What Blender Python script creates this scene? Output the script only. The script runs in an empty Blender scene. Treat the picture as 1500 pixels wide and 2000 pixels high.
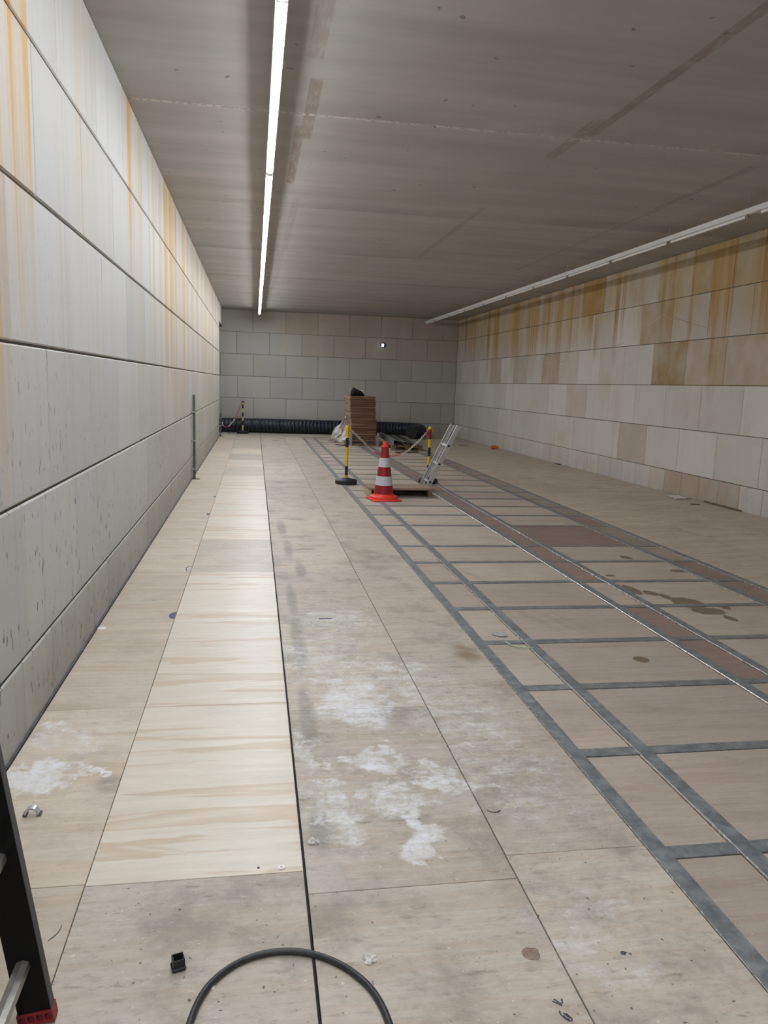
import bpy, math, random
from mathutils import Vector, Matrix
random.seed(7)
SC = bpy.context.scene
COL = SC.collection
PI = math.pi

# ------------------------------------------------------------------ dimensions (metres)
XL, XR, YB, CZ = -0.9875, 6.437, 24.68, 3.722
YF = -8.0                       # end of the hall behind the camera
LZ = [0.345, 1.025, 1.705, 2.37, 3.045, 3.722]
RZ = [0.415, 1.074, 1.735, 2.40, 3.06, 3.722]
BZ = [0.40, 1.06, 1.725, 2.395, 3.06, 3.722]

# ------------------------------------------------------------------ node helpers
class NT:
    def __init__(s, name):
        s.m = bpy.data.materials.new(name); s.m.use_nodes = True
        s.t = s.m.node_tree; s.n = s.t.nodes; s.l = s.t.links
        s.b = s.n['Principled BSDF']
        s._pos = None
    def put(s, sock, v):
        if isinstance(v, bpy.types.NodeSocket): s.l.new(v, sock)
        elif isinstance(v, (tuple, list)) and len(v) == 3 and sock.type == 'RGBA': sock.default_value = (*v, 1)
        else: sock.default_value = v
    def pos(s):
        if s._pos is None:
            s._geo = s.n.new('ShaderNodeNewGeometry'); s._pos = s._geo.outputs['Position']
        return s._pos
    def xyz(s):
        p = s.pos(); q = s.n.new('ShaderNodeSeparateXYZ'); s.l.new(p, q.inputs[0]); return q.outputs
    def island(s):
        s.pos(); return s._geo.outputs['Random Per Island']
    def rnd(s):
        return s.n.new('ShaderNodeObjectInfo').outputs['Random']
    def math(s, op, a, b=0.0, c=None, clamp=False):
        q = s.n.new('ShaderNodeMath'); q.operation = op; q.use_clamp = clamp
        s.put(q.inputs[0], a); s.put(q.inputs[1], b)
        if c is not None: s.put(q.inputs[2], c)
        return q.outputs[0]
    def comb(s, x=0.0, y=0.0, z=0.0):
        q = s.n.new('ShaderNodeCombineXYZ')
        for i, v in enumerate((x, y, z)): s.put(q.inputs[i], v)
        return q.outputs[0]
    def vmul(s, v, k, off=None):
        q = s.n.new('ShaderNodeVectorMath'); q.operation = 'MULTIPLY_ADD'
        s.put(q.inputs[0], v); s.put(q.inputs[1], k); s.put(q.inputs[2], off if off is not None else (0, 0, 0))
        return q.outputs[0]
    def noise(s, v, scale=1.0, detail=4.0, rough=0.55, dist=0.0):
        q = s.n.new('ShaderNodeTexNoise'); s.put(q.inputs['Vector'], v)
        q.inputs['Scale'].default_value = scale; q.inputs['Detail'].default_value = detail
        q.inputs['Roughness'].default_value = rough; q.inputs['Distortion'].default_value = dist
        return q.outputs['Fac']
    def vor(s, v, scale=1.0):
        q = s.n.new('ShaderNodeTexVoronoi'); s.put(q.inputs['Vector'], v); q.inputs['Scale'].default_value = scale
        return q.outputs['Distance']
    def mr(s, v, a, b, c=0.0, d=1.0, smooth=True):
        q = s.n.new('ShaderNodeMapRange'); q.interpolation_type = 'SMOOTHSTEP' if smooth else 'LINEAR'
        s.put(q.inputs[0], v)
        for i, k in enumerate((a, b, c, d)): s.put(q.inputs[1 + i], k)
        return q.outputs[0]
    def mix(s, f, a, b, mode='MIX'):
        q = s.n.new('ShaderNodeMix'); q.data_type = 'RGBA'; q.blend_type = mode
        s.put(q.inputs[0], f); s.put(q.inputs[6], a); s.put(q.inputs[7], b)
        return q.outputs[2]
    def attr(s, name):
        q = s.n.new('ShaderNodeAttribute'); q.attribute_name = name; return q.outputs['Fac']
    def bump(s, h, strength=0.3, dist=0.01):
        q = s.n.new('ShaderNodeBump'); q.inputs['Strength'].default_value = strength
        q.inputs['Distance'].default_value = dist; s.put(q.inputs['Height'], h)
        s.l.new(q.outputs[0], s.b.inputs['Normal'])
    def out(s, col, rough=0.6, metal=0.0, spec=None):
        s.put(s.b.inputs['Base Color'], col); s.put(s.b.inputs['Roughness'], rough)
        s.put(s.b.inputs['Metallic'], metal)
        if spec is not None: s.b.inputs['Specular IOR Level'].default_value = spec
        return s.m
    def mx(s, vals):
        r = vals[0]
        for v in vals[1:]: r = s.math('MAXIMUM', r, v)
        return r
    def bump1(s, u, c, w):           # soft 1-d bump around c, half-width w
        return s.mr(s.math('ABSOLUTE', s.math('SUBTRACT', u, c)), w * 0.15, w, 1.0, 0.0)
    def blob(s, x, y, cx, cy, rx, ry):
        a = s.math('DIVIDE', s.math('SUBTRACT', x, cx), rx); b = s.math('DIVIDE', s.math('SUBTRACT', y, cy), ry)
        d = s.math('ADD', s.math('MULTIPLY', a, a), s.math('MULTIPLY', b, b))
        return s.mr(d, 0.0, 1.0, 1.0, 0.0)

def simple(name, col, rough=0.5, metal=0.0, var=0.12, nscale=40.0, spec=None):
    """plain coloured surface with a little uneven wear in it"""
    t = NT(name); f = t.noise(t.pos(), nscale, 4, 0.6)
    dark = tuple(c * (1 - var) for c in col); light = tuple(min(1, c * (1 + var)) for c in col)
    c = t.mix(t.mr(f, 0.3, 0.7), dark, light)
    return t.out(c, t.mr(f, 0.2, 0.8, max(0.02, rough - 0.06), min(1, rough + 0.06)), metal, spec)

# ------------------------------------------------------------------ stone
def stone(name, u_axis, base, streaks, lowdark=0.5, warm=0.35, topwarm=0.0, rust=(0.56, 0.315, 0.085), runwarm=0.0, pits=1.0):
    t = NT(name); x, y, z = t.xyz(); u = y if u_axis == 'Y' else x
    isl = t.island(); st = t.attr('stain')
    var = t.mr(isl, 0, 1, 0.9, 1.06, False)
    col = t.mix(1.0, base, t.comb(var, var, var), 'MULTIPLY')
    # slow warm cloudiness
    cl = t.noise(t.comb(t.math('MULTIPLY', u, 0.9), t.math('MULTIPLY', z, 0.7), isl), 1.3, 4, 0.6)
    col = t.mix(t.mr(cl, 0.42, 0.75, 0.0, warm), col, (0.58, 0.53, 0.43))
    # pale / grey run marks
    run = t.noise(t.comb(t.math('MULTIPLY', u, 7.0), t.math('MULTIPLY', z, 0.35), 0.0), 1.0, 4, 0.6)
    col = t.mix(t.mr(run, 0.52, 0.72, 0.0, 0.28), col, (0.47, 0.45, 0.41))
    # foot-of-block dirt
    lo = t.mr(z, 0.05, 0.6, 1.0, 0.0); d2 = t.noise(t.comb(t.math('MULTIPLY', u, 3.0), z, 0.0), 1.6, 4, 0.6)
    col = t.mix(t.math('MULTIPLY', lo, t.mr(d2, 0.3, 0.65, 0.3, lowdark)), col, (0.28, 0.25, 0.21))
    # whole-block tan stain
    sn = t.noise(t.comb(t.math('MULTIPLY', u, 2.2), t.math('MULTIPLY', z, 1.6), 3.0), 1.0, 5, 0.6)
    col = t.mix(t.math('MULTIPLY', st, t.mr(sn, 0.28, 0.62, 0.6, 1.15), clamp=True), col, (0.36, 0.235, 0.105))
    # rust-coloured runs from the ceiling
    if streaks:
        fine = t.noise(t.comb(t.math('MULTIPLY', u, 12.0), t.math('MULTIPLY', z, 0.16), 9.0), 1.0, 5, 0.65)
        ms = []
        for c, w, k, zt, zb in streaks:
            b = t.math('MULTIPLY', t.bump1(u, c, w * 1.35), k * 1.35)
            ms.append(t.math('MULTIPLY', b, t.mr(z, zb - 0.3, zt - 0.75, 0.0, 1.0)))
        m = t.math('MULTIPLY', t.mx(ms), t.mr(fine, 0.38, 0.55, 0.20, 1.0), clamp=True)
        col = t.mix(t.math('MINIMUM', m, 0.93), col, rust)
    if topwarm:
        tw = t.noise(t.comb(t.math('MULTIPLY', u, 2.0), t.math('MULTIPLY', z, 0.6), 5.0), 1.0, 5, 0.6)
        m = t.math('MULTIPLY', t.mr(z, 2.3, 3.3), t.mr(tw, 0.38, 0.62, 0.05, topwarm))
        col = t.mix(m, col, (0.50, 0.345, 0.145))
    if runwarm:
        rw = t.noise(t.comb(t.math('MULTIPLY', u, 4.5), t.math('MULTIPLY', z, 0.10), 17.0), 1.0, 5, 0.65)
        m = t.math('MULTIPLY', t.math('MULTIPLY', t.mr(u, 6.0, 9.5, 0.15, 1.0), t.mr(z, 0.0, 2.6, 0.45, 1.0)), t.mr(rw, 0.44, 0.62, 0.0, runwarm))
        col = t.mix(m, col, (0.55, 0.415, 0.22))
        rg = t.noise(t.comb(t.math('MULTIPLY', u, 22.0), t.math('MULTIPLY', z, 0.2), 23.0), 1.0, 3, 0.6)
        col = t.mix(t.mr(rg, 0.56, 0.70, 0.0, 0.30), col, (0.40, 0.37, 0.33))
    # pits: little vertical dark flecks
    pv = t.comb(t.math('MULTIPLY', u, 40.0), t.math('MULTIPLY', z, 11.0), isl)
    pit = t.mr(t.noise(pv, 1.0, 2, 0.5), 0.645, 0.70)
    pz = t.math('MULTIPLY', pit, t.mr(t.noise(t.comb(u, z, 4.0), 0.9, 2), 0.36, 0.56))
    pz = t.math('MULTIPLY', pz, t.mr(z, 0.2, 2.5, 0.9 * pits, 0.06 * pits))
    col = t.mix(pz, col, (0.10, 0.075, 0.055))
    g = t.noise(t.pos(), 60, 3, 0.6)
    col = t.mix(t.mr(g, 0.3, 0.7, 0.0, 0.10), col, (0.40, 0.38, 0.35))
    t.bump(t.math('SUBTRACT', g, t.math('MULTIPLY', pz, 2.0)), 0.12, 0.004)
    return t.out(col, 0.78, 0, 0.25)

M = {}
M['stone_left'] = stone('pale limestone with rust runs', 'Y', (0.54, 0.54, 0.54), [
    (3.66, 0.20, 1.0, 3.9, 1.7), (3.34, 0.12, 0.9, 3.9, 0.9), (3.80, 0.09, 1.2, 3.6, 2.2), (6.75, 0.16, 0.8, 4.0, 2.2), (7.3, 0.2, 0.3, 4.0, 2.2), (8.2, 0.12, 0.35, 3.9, 1.4),
    (9.3, 0.22, 1.0, 4.2, 0.9), (9.85, 0.28, 1.0, 4.2, 0.9), (10.35, 0.14, 0.8, 4.1, 1.0), (11.5, 0.22, 0.95, 4.1, 0.8), (12.2, 0.16, 0.7, 4.0, 0.8), (13.1, 0.2, 0.55, 4.0, 1.0),
    (14.2, 0.28, 0.8, 4.0, 0.8), (15.3, 0.2, 0.55, 4.0, 1.0), (16.4, 0.3, 0.6, 4.0, 0.6), (17.9, 0.25, 0.55, 4.0, 0.8), (19.2, 0.3, 0.6, 4.0, 0.8), (20.6, 0.25, 0.5, 4.0, 0.8), (21.8, 0.3, 0.6, 4.0, 0.8),
    (5.0, 0.35, 0.14, 4.0, 1.6), (1.0, 0.4, 0.5, 4.0, 1.0)], lowdark=0.5, warm=0.25, runwarm=0.6)
M['stone_right'] = stone('limestone with brown water stains', 'Y', (0.68, 0.665, 0.64), [
    (13.45, 0.10, 0.8, 4.0, 2.2), (13.22, 0.08, 0.7, 4.0, 2.6), (10.42, 0.09, 1.0, 4.2, 2.4), (10.05, 0.13, 1.0, 4.2, 2.0), (10.30, 0.10, 1.0, 3.3, 1.6), (9.25, 0.25, 0.9, 4.2, 2.2),
    (11.55, 0.14, 0.6, 4.0, 2.3), (11.85, 0.08, 0.5, 4.0, 2.4), (11.0, 0.08, 0.5, 3.4, 2.3), (14.5, 0.42, 0.75, 4.1, 2.6), (14.25, 0.10, 0.9, 3.3, 2.4), (15.4, 0.3, 0.6, 4.0, 2.2), (16.2, 0.25, 0.7, 4.0, 2.0),
    (16.9, 0.3, 0.75, 4.0, 2.0), (17.8, 0.45, 0.8, 4.1, 2.0), (19.0, 0.4, 0.7, 4.1, 1.8), (20.6, 0.30, 0.9, 4.1, 1.9), (21.3, 0.15, 0.9, 4.1, 1.9), (22.8, 0.5, 0.6, 4.0, 2.4), (23.7, 0.12, 0.8, 4.0, 2.6), (8.0, 0.3, 0.7, 4.0, 2.0)],
    lowdark=0.15, warm=0.55, topwarm=0.75, pits=0.22, rust=(0.40, 0.195, 0.04))
M['stone_back'] = stone('grey limestone', 'X', (0.50, 0.50, 0.485), [], lowdark=0.5, warm=0.5, pits=0.05)
M['mortar'] = simple('joint mortar', (0.16, 0.14, 0.115), 0.9)

# ------------------------------------------------------------------ ceiling concrete
def ceiling_mat():
    t = NT('board-marked concrete'); x, y, z = t.xyz()
    b1 = t.noise(t.comb(t.math('MULTIPLY', x, 0.22), t.math('MULTIPLY', y, 2.1), 0.0), 1.0, 5, 0.62)
    b2 = t.noise(t.comb(x, y, 1.0), 0.8, 4, 0.6)
    b3 = t.noise(t.comb(t.math('MULTIPLY', x, 0.12), t.math('MULTIPLY', y, 0.9), 4.0), 1.0, 3, 0.5)
    col = t.mix(t.mr(b1, 0.32, 0.68), (0.375, 0.355, 0.33), (0.455, 0.435, 0.41))
    col = t.mix(t.mr(b2, 0.4, 0.75, 0.0, 0.45), col, (0.36, 0.34, 0.31))
    col = t.mix(t.mr(b3, 0.55, 0.72, 0.0, 0.5), col, (0.30, 0.28, 0.255))
    # darker rows along the slab joints
    ph = t.math('FRACT', t.math('DIVIDE', t.math('SUBTRACT', y, 3.31), 3.39))
    jn = t.math('MULTIPLY', t.mr(ph, 0.86, 0.985), t.mr(b2, 0.3, 0.6))
    col = t.mix(t.math('MULTIPLY', jn, 0.5), col, (0.28, 0.26, 0.235))
    # rubbed tape / form-strip marks lengthwise
    rg = t.noise(t.comb(t.math('MULTIPLY', x, 30.0), t.math('MULTIPLY', y, 6.0), 0.0), 1.0, 3)
    ms = []
    for cx, y0, y1, w, k in ((0.39, 4.3, 5.6, 0.055, 0.5), (0.43, 5.95, 7.35, 0.05, 0.85), (0.37, 7.0, 8.95, 0.042, 1.0), (0.47, 9.6, 13.4, 0.05, 0.35), (0.42, 13.4, 19.0, 0.06, 0.3),
                             (2.79, 4.2, 6.6, 0.045, 0.8), (2.70, 6.2, 7.3, 0.06, 0.55), (2.70, 9.4, 13.2, 0.035, 0.5), (4.62, 7.0, 8.8, 0.05, 0.5), (4.66, 8.6, 14.0, 0.03, 0.4), (5.0, 14.0, 20.0, 0.04, 0.25)):
        m = t.math('MULTIPLY', t.mr(t.math('ABSOLUTE', t.math('SUBTRACT', x, cx)), w * 0.85, w * 1.1, 1.0, 0.0),
                   t.mr(t.math('ABSOLUTE', t.math('SUBTRACT', y, (y0 + y1) / 2)), (y1 - y0) / 2 - 0.03, (y1 - y0) / 2 + 0.03, 1.0, 0.0))
        ms.append(t.math('MULTIPLY', m, k))
    m = t.math('MULTIPLY', t.mx(ms), t.mr(rg, 0.3, 0.6, 0.35, 1.0))
    col = t.mix(t.math('MULTIPLY', m, 0.8), col, (0.24, 0.20, 0.15))
    # chip line at the first slab joint
    ch = t.noise(t.comb(t.math('MULTIPLY', x, 26.0), t.math('MULTIPLY', y, 26.0), 0.0), 1.0, 2)
    cl = t.math('MULTIPLY', t.mr(t.math('ABSOLUTE', t.math('SUBTRACT', y, 6.705)), 0.014, 0.034, 1.0, 0.0), t.mr(ch, 0.46, 0.54))
    col = t.mix(cl, col, (0.58, 0.55, 0.48))
    pit = t.mr(t.noise(t.vmul(t.pos(), (9, 9, 9)), 1.0, 1, 0.5), 0.765, 0.80)
    col = t.mix(t.math('MULTIPLY', pit, 0.7), col, (0.16, 0.15, 0.13))
    t.bump(b1, 0.05, 0.01)
    return t.out(col, 0.8, 0, 0.2)
M['ceiling'] = ceiling_mat()

# ------------------------------------------------------------------ plywood
POWDER = [(0.50, 3.66, 0.20, 0.30, 1.0), (0.53, 3.05, 0.10, 0.15, 1.0), (0.33, 2.82, 0.06, 0.22, 0.8), (0.60, 2.50, 0.07, 0.17, 1.2), (0.56, 2.72, 0.14, 0.10, 0.8), (0.74, 2.88, 0.14, 0.07, 1.0),
          (0.93, 2.77, 0.12, 0.06, 0.9), (0.40, 4.3, 0.30, 0.5, 0.55), (0.75, 4.0, 0.30, 0.30, 0.6), (0.24, 2.9, 0.04, 0.5, 0.6), (-0.86, 3.05, 0.18, 0.11, 1.3), (-0.64, 3.01, 0.08, 0.04, 1.1), (-0.90, 3.5, 0.07, 0.05, 1.1), (-0.78, 3.35, 0.18, 0.12, 0.55),
          (1.0, 3.5, 0.25, 0.5, 0.5), (0.55, 5.05, 0.30, 0.25, 0.6), (0.33, 2.62, 0.06, 0.25, 0.7), (1.05, 2.9, 0.25, 0.45, 0.45), (0.62, 2.35, 0.05, 0.08, 0.9), (1.0, 1.95, 0.22, 0.25, 0.4)]
SMEAR = [(0.28, 5.57, 0.05, 0.55), (0.40, 6.45, 0.06, 0.35), (0.28, 4.6, 0.06, 0.7), (0.33, 7.3, 0.06, 0.5), (0.30, 8.4, 0.07, 0.6), (-0.55, 2.95, 0.07, 0.09), (0.24, 2.55, 0.05, 0.2), (0.26, 3.5, 0.05, 0.5)]

def ply(name, base, dark, band, band_k, dirt, gloss, powder=False, spread=0.16, wet=(), grain_k=0.5):
    t = NT(name); x, y, z = t.xyz(); r = t.rnd()
    off = t.math('MULTIPLY', r, 57.0)
    v = t.comb(t.math('ADD', x, off), y, off)
    g = t.noise(t.vmul(v, (2.2, 34, 1)), 1.0, 5, 0.65)
    col = t.mix(t.mr(g, 0.3, 0.7, 0.0, grain_k), base, dark)
    g2 = t.noise(t.vmul(v, (7.0, 90, 1)), 1.0, 4, 0.7)
    col = t.mix(t.mr(g2, 0.50, 0.70, 0.0, 0.45), col, dark)
    col = t.mix(t.mr(g2, 0.28, 0.46, 0.25, 0.0), col, (0.78, 0.76, 0.71))
    fig = t.noise(t.vmul(v, (0.8, 8.5, 1)), 1.0, 4, 0.55, 0.6)
    fm = t.math('MULTIPLY', t.mr(fig, 0.52, 0.57), t.mr(fig, 0.57, 0.72, 1.0, 0.15))
    col = t.mix(t.math('MULTIPLY', fm, band_k), col, band)
    vv = t.mr(t.math('FRACT', t.math('MULTIPLY', r, 13.7)), 0, 1, 1 - spread, 1 + spread * 0.6, False)
    col = t.mix(1.0, col, t.comb(vv, vv, vv), 'MULTIPLY')
    if dirt:
        d = t.noise(v, 3.2, 6, 0.68)
        col = t.mix(t.mr(d, 0.44, 0.72, 0.0, 0.75 * dirt), col, (0.27, 0.24, 0.205))
        e = t.noise(t.vmul(v, (7, 22, 1)), 1.0, 6, 0.75)
        col = t.mix(t.mr(e, 0.56, 0.70, 0.0, 0.55 * dirt), col, (0.17, 0.145, 0.11))
        gr = t.noise(t.vmul(v, (22, 40, 1)), 1.0, 5, 0.75)
        col = t.mix(t.mr(gr, 0.48, 0.72, 0.0, 0.55 * dirt), col, (0.30, 0.27, 0.225))
        col = t.mix(t.mr(gr, 0.26, 0.44, 0.35 * dirt, 0.0), col, (0.72, 0.69, 0.64))
        pl = t.noise(v, 1.9, 4, 0.6)
        col = t.mix(t.mr(pl, 0.5, 0.8, 0.0, 0.5 * dirt), col, (0.55, 0.52, 0.48))
        sp = t.mr(t.noise(v, 55, 2, 0.5), 0.715, 0.75)
        col = t.mix(t.math('MULTIPLY', sp, 0.8 * dirt), col, (0.06, 0.05, 0.04))
        wf = t.mr(t.noise(t.vmul(v, (1, 1, 1), (31, 7, 0)), 48, 2, 0.5), 0.725, 0.75)
        col = t.mix(t.math('MULTIPLY', wf, 0.5 * dirt), col, (0.75, 0.75, 0.75))
    if powder:
        pn = t.noise(v, 16, 6, 0.75); pn2 = t.noise(t.vmul(v, (5, 14, 1)), 1.0, 5, 0.7)
        w1 = t.noise(t.vmul(t.pos(), (1, 1, 1), (0, 0, 2.7)), 7, 4, 0.6); w2 = t.noise(t.vmul(t.pos(), (1, 1, 1), (5.3, 1.1, 0.4)), 7, 4, 0.6)
        xw = t.math('ADD', x, t.math('MULTIPLY', t.math('SUBTRACT', w1, 0.5), 0.42)); yw = t.math('ADD', y, t.math('MULTIPLY', t.math('SUBTRACT', w2, 0.5), 0.6))
        bs = [t.math('MULTIPLY', t.blob(xw, yw, a, b, c * 1.35, d_ * 1.35), k * 1.12) for a, b, c, d_, k in POWDER]
        nz = t.math('ADD', t.math('MULTIPLY', pn, 0.9), t.math('MULTIPLY', pn2, 1.1))
        pv = t.math('ADD', t.math('MULTIPLY', t.mx(bs), 0.95), t.math('MULTIPLY', t.math('SUBTRACT', t.math('ADD', nz, t.math('MULTIPLY', t.noise(v, 60, 4, 0.7), 0.7)), 1.35), 2.0))
        msk = t.math('MULTIPLY', t.mr(pv, 0.15, 1.75), t.mr(t.mx(bs), 0.0, 0.4), clamp=True)
        sm = t.mx([t.blob(x, y, a, b, c, d_) for a, b, c, d_ in SMEAR])
        col = t.mix(t.math('MULTIPLY', sm, t.mr(pn2, 0.25, 0.6, 0.15, 0.75)), col, (0.235, 0.22, 0.20))
        rs = t.math('MULTIPLY', t.blob(x, y, 1.27, 4.33, 0.11, 0.22), t.mr(pn2, 0.35, 0.6, 0.2, 0.9))
        col = t.mix(rs, col, (0.27, 0.195, 0.12))
        col = t.mix(t.math('MULTIPLY', msk, 0.95), col, (0.80, 0.82, 0.86))
    if wet:
        wn = t.noise(t.vmul(v, (8, 14, 1)), 1.0, 5, 0.65)
        wm = t.mx([t.blob(x, y, a, b, c, d_) for a, b, c, d_ in wet])
        wm = t.mr(t.math('ADD', wm, t.math('MULTIPLY', wn, 1.3)), 0.92, 1.12)
        wm = t.math('MULTIPLY', wm, t.mr(t.mx([t.blob(x, y, a, b, c * 1.3, d_ * 1.3) for a, b, c, d_ in wet]), 0.0, 0.2))
        col = t.mix(t.math('MULTIPLY', wm, 0.8), col, (0.13, 0.085, 0.045))
        fs = t.mx([t.blob(t.math('ADD', x, t.math('MULTIPLY', y, 0.25)), y, a, b, c, d_) for a, b, c, d_ in ((3.20, 5.0, 0.06, 0.42), (3.33, 4.95, 0.05, 0.36), (3.42, 4.9, 0.04, 0.3), (3.32, 6.4, 0.06, 0.3), (3.42, 6.2, 0.05, 0.25))])
        col = t.mix(t.math('MULTIPLY', fs, t.mr(wn, 0.35, 0.6, 0.1, 0.6)), col, (0.33, 0.27, 0.21))
    t.bump(g, 0.10, 0.002)
    return t.out(col, t.mr(g, 0.2, 0.8, gloss, gloss + 0.12), 0, 0.35)

M['ply_dusty'] = ply('worn plywood with white powder', (0.56, 0.51, 0.435), (0.43, 0.385, 0.32), (0.45, 0.345, 0.24), 0.35, 1.0, 0.5, True)
M['ply_wall'] = ply('beige plywood', (0.62, 0.555, 0.45), (0.50, 0.44, 0.345), (0.50, 0.38, 0.25), 0.45, 0.45, 0.45, True, 0.10)
M['ply_new'] = ply('clean pine plywood', (0.72, 0.67, 0.575), (0.60, 0.54, 0.44), (0.56, 0.41, 0.26), 0.62, 0.10, 0.33, False, 0.04)
M['ply_grey'] = ply('greyed pine plywood', (0.57, 0.525, 0.44), (0.46, 0.415, 0.335), (0.5, 0.38, 0.26), 0.3, 0.4, 0.36, False, 0.06)
M['ply_right'] = ply('dull olive-beige plywood', (0.62, 0.555, 0.435), (0.51, 0.45, 0.345), (0.38, 0.29, 0.19), 0.35, 0.55, 0.5, False, 0.08)
WET = [(3.33, 5.33, 0.16, 0.20), (3.36, 5.10, 0.16, 0.12), (3.06, 5.72, 0.07, 0.2), (3.17, 5.62, 0.07, 0.1), (3.24, 5.5, 0.05, 0.12), (3.83, 6.35, 0.10, 0.07), (3.42, 4.92, 0.05, 0.1), (3.6, 6.9, 0.07, 0.1), (3.55, 5.2, 0.05, 0.1),
       (2.32, 4.15, 0.06, 0.07), (3.1, 6.2, 0.06, 0.05)]
M['panel_pink'] = ply('pinkish film-faced plywood', (0.50, 0.43, 0.365), (0.41, 0.345, 0.285), (0.40, 0.29, 0.22), 0.35, 0.4, 0.45, False, 0.14, WET, 0.4)
M['panel_red'] = ply('red-brown film-faced plywood', (0.31, 0.222, 0.19), (0.25, 0.17, 0.145), (0.22, 0.135, 0.105), 0.3, 0.4, 0.42, False, 0.12, (), 0.4)
M['panel_pale'] = ply('pale film-faced plywood', (0.55, 0.495, 0.41), (0.46, 0.405, 0.325), (0.45, 0.34, 0.24), 0.35, 0.4, 0.45, False, 0.12, WET, 0.4)
M['panel_olive'] = ply('dull brown film-faced plywood', (0.36, 0.315, 0.24), (0.29, 0.25, 0.185), (0.28, 0.205, 0.14), 0.3, 0.4, 0.45, False, 0.14, (), 0.4)

def steel(name, a, b, rough, metal=0.75):
    t = NT(name); n1 = t.noise(t.pos(), 14, 5, 0.7); n2 = t.noise(t.pos(), 60, 3, 0.6)
    col = t.mix(t.mr(n1, 0.35, 0.68), a, b)
    col = t.mix(t.mr(n2, 0.62, 0.74, 0, 0.5), col, (0.45, 0.46, 0.46))
    return t.out(col, t.mr(n1, 0.3, 0.7, rough, rough + 0.16), metal)
M['steel'] = steel('galvanised steel', (0.20, 0.22, 0.24), (0.36, 0.385, 0.40), 0.42, 0.5)
M['steel_edge'] = simple('polished steel lip', (0.72, 0.72, 0.72), 0.25, 0.9)
M['steel_dark'] = steel('dull steel', (0.09, 0.095, 0.10), (0.17, 0.18, 0.185), 0.5, 0.6)
M['alu'] = simple('aluminium', (0.62, 0.63, 0.65), 0.36, 0.65)
M['alu_worn'] = simple('worn aluminium', (0.40, 0.39, 0.37), 0.34, 0.8)
M['zinc'] = simple('zinc plated steel', (0.36, 0.365, 0.37), 0.45, 0.5)
M['subfloor'] = simple('dark screed', (0.035, 0.03, 0.026), 0.9)
M['black'] = simple('black rubber', (0.014, 0.014, 0.016), 0.5, 0, 0.3)
M['black_gloss'] = simple('black fibreglass', (0.0035, 0.0035, 0.004), 0.55, 0, 0.3, 40, 0.2)
M['grey_edge'] = simple('scuffed dark grey fibreglass', (0.055, 0.055, 0.065), 0.55, 0, 0.25)
M['cable'] = simple('dusty black cable sheath', (0.028, 0.03, 0.034), 0.48, 0, 0.35, 60)
M['yellow'] = simple('yellow plastic', (0.72, 0.46, 0.015), 0.42)
M['pale_yellow'] = simple('faded yellow tape', (0.60, 0.52, 0.22), 0.5)
M['post_black'] = simple('black plastic', (0.012, 0.012, 0.013), 0.4)
M['maroon'] = simple('dark red tape', (0.10, 0.012, 0.014), 0.45)
M['cone_red'] = simple('dark red reflective sleeve', (0.27, 0.007, 0.016), 0.4)
M['cone_orange'] = simple('fluorescent orange-red pvc', (0.86, 0.058, 0.035), 0.42, 0, 0.08)
M['cone_white'] = simple('white reflective sleeve', (0.56, 0.57, 0.61), 0.38, 0, 0.06)
M['red'] = simple('red plastic', (0.50, 0.025, 0.03), 0.4)
M['red_rubber'] = simple('red rubber', (0.24, 0.012, 0.016), 0.5)
M['white_plastic'] = simple('white plastic', (0.76, 0.73, 0.66), 0.45)
M['white_metal'] = simple('white enamel', (0.82, 0.82, 0.82), 0.35, 0, 0.04)
M['tube_off'] = simple('opal diffuser unlit', (0.86, 0.86, 0.85), 0.3, 0, 0.03)
M['wood_edge'] = None
M['orange'] = simple('orange plastic', (0.62, 0.17, 0.06), 0.5)
M['paper'] = simple('white paper', (0.80, 0.80, 0.80), 0.8, 0, 0.05)
M['mortar_crumb'] = simple('crumbly grey-white mortar', (0.62, 0.60, 0.57), 0.9, 0, 0.35, 90)
M['chalk'] = simple('white chip', (0.85, 0.83, 0.82), 0.8, 0, 0.05)
M['brown_flake'] = simple('brown bark flake', (0.26, 0.19, 0.145), 0.8, 0, 0.3)
M['ink'] = simple('dark marker ink', (0.055, 0.06, 0.075), 0.7)
M['blue_ink'] = simple('blue-grey marker ink', (0.075, 0.095, 0.15), 0.7)
M['green'] = simple('pale green plastic', (0.40, 0.50, 0.33), 0.5)
M['glass_dark'] = simple('dark lens housing', (0.025, 0.03, 0.04), 0.3)

def sheet_plastic():
    t = NT('crumpled white plastic film'); n = t.noise(t.pos(), 9, 5, 0.6)
    col = t.mix(t.mr(n, 0.35, 0.65), (0.66, 0.66, 0.66), (0.92, 0.92, 0.93))
    t.bump(t.noise(t.pos(), 22, 4, 0.6), 0.5, 0.02)
    return t.out(col, 0.3, 0, 0.6)
M['film'] = sheet_plastic()

def duct_fabric():
    t = NT('dark navy duct fabric'); n = t.noise(t.pos(), 12, 4, 0.6)
    col = t.mix(t.mr(n, 0.35, 0.7), (0.007, 0.009, 0.016), (0.016, 0.022, 0.046))
    t.bump(n, 0.25, 0.02)
    return t.out(col, 0.42, 0, 0.4)
M['duct'] = duct_fabric()
M['duct_rib'] = simple('grey rib strip', (0.10, 0.105, 0.125), 0.5)

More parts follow.
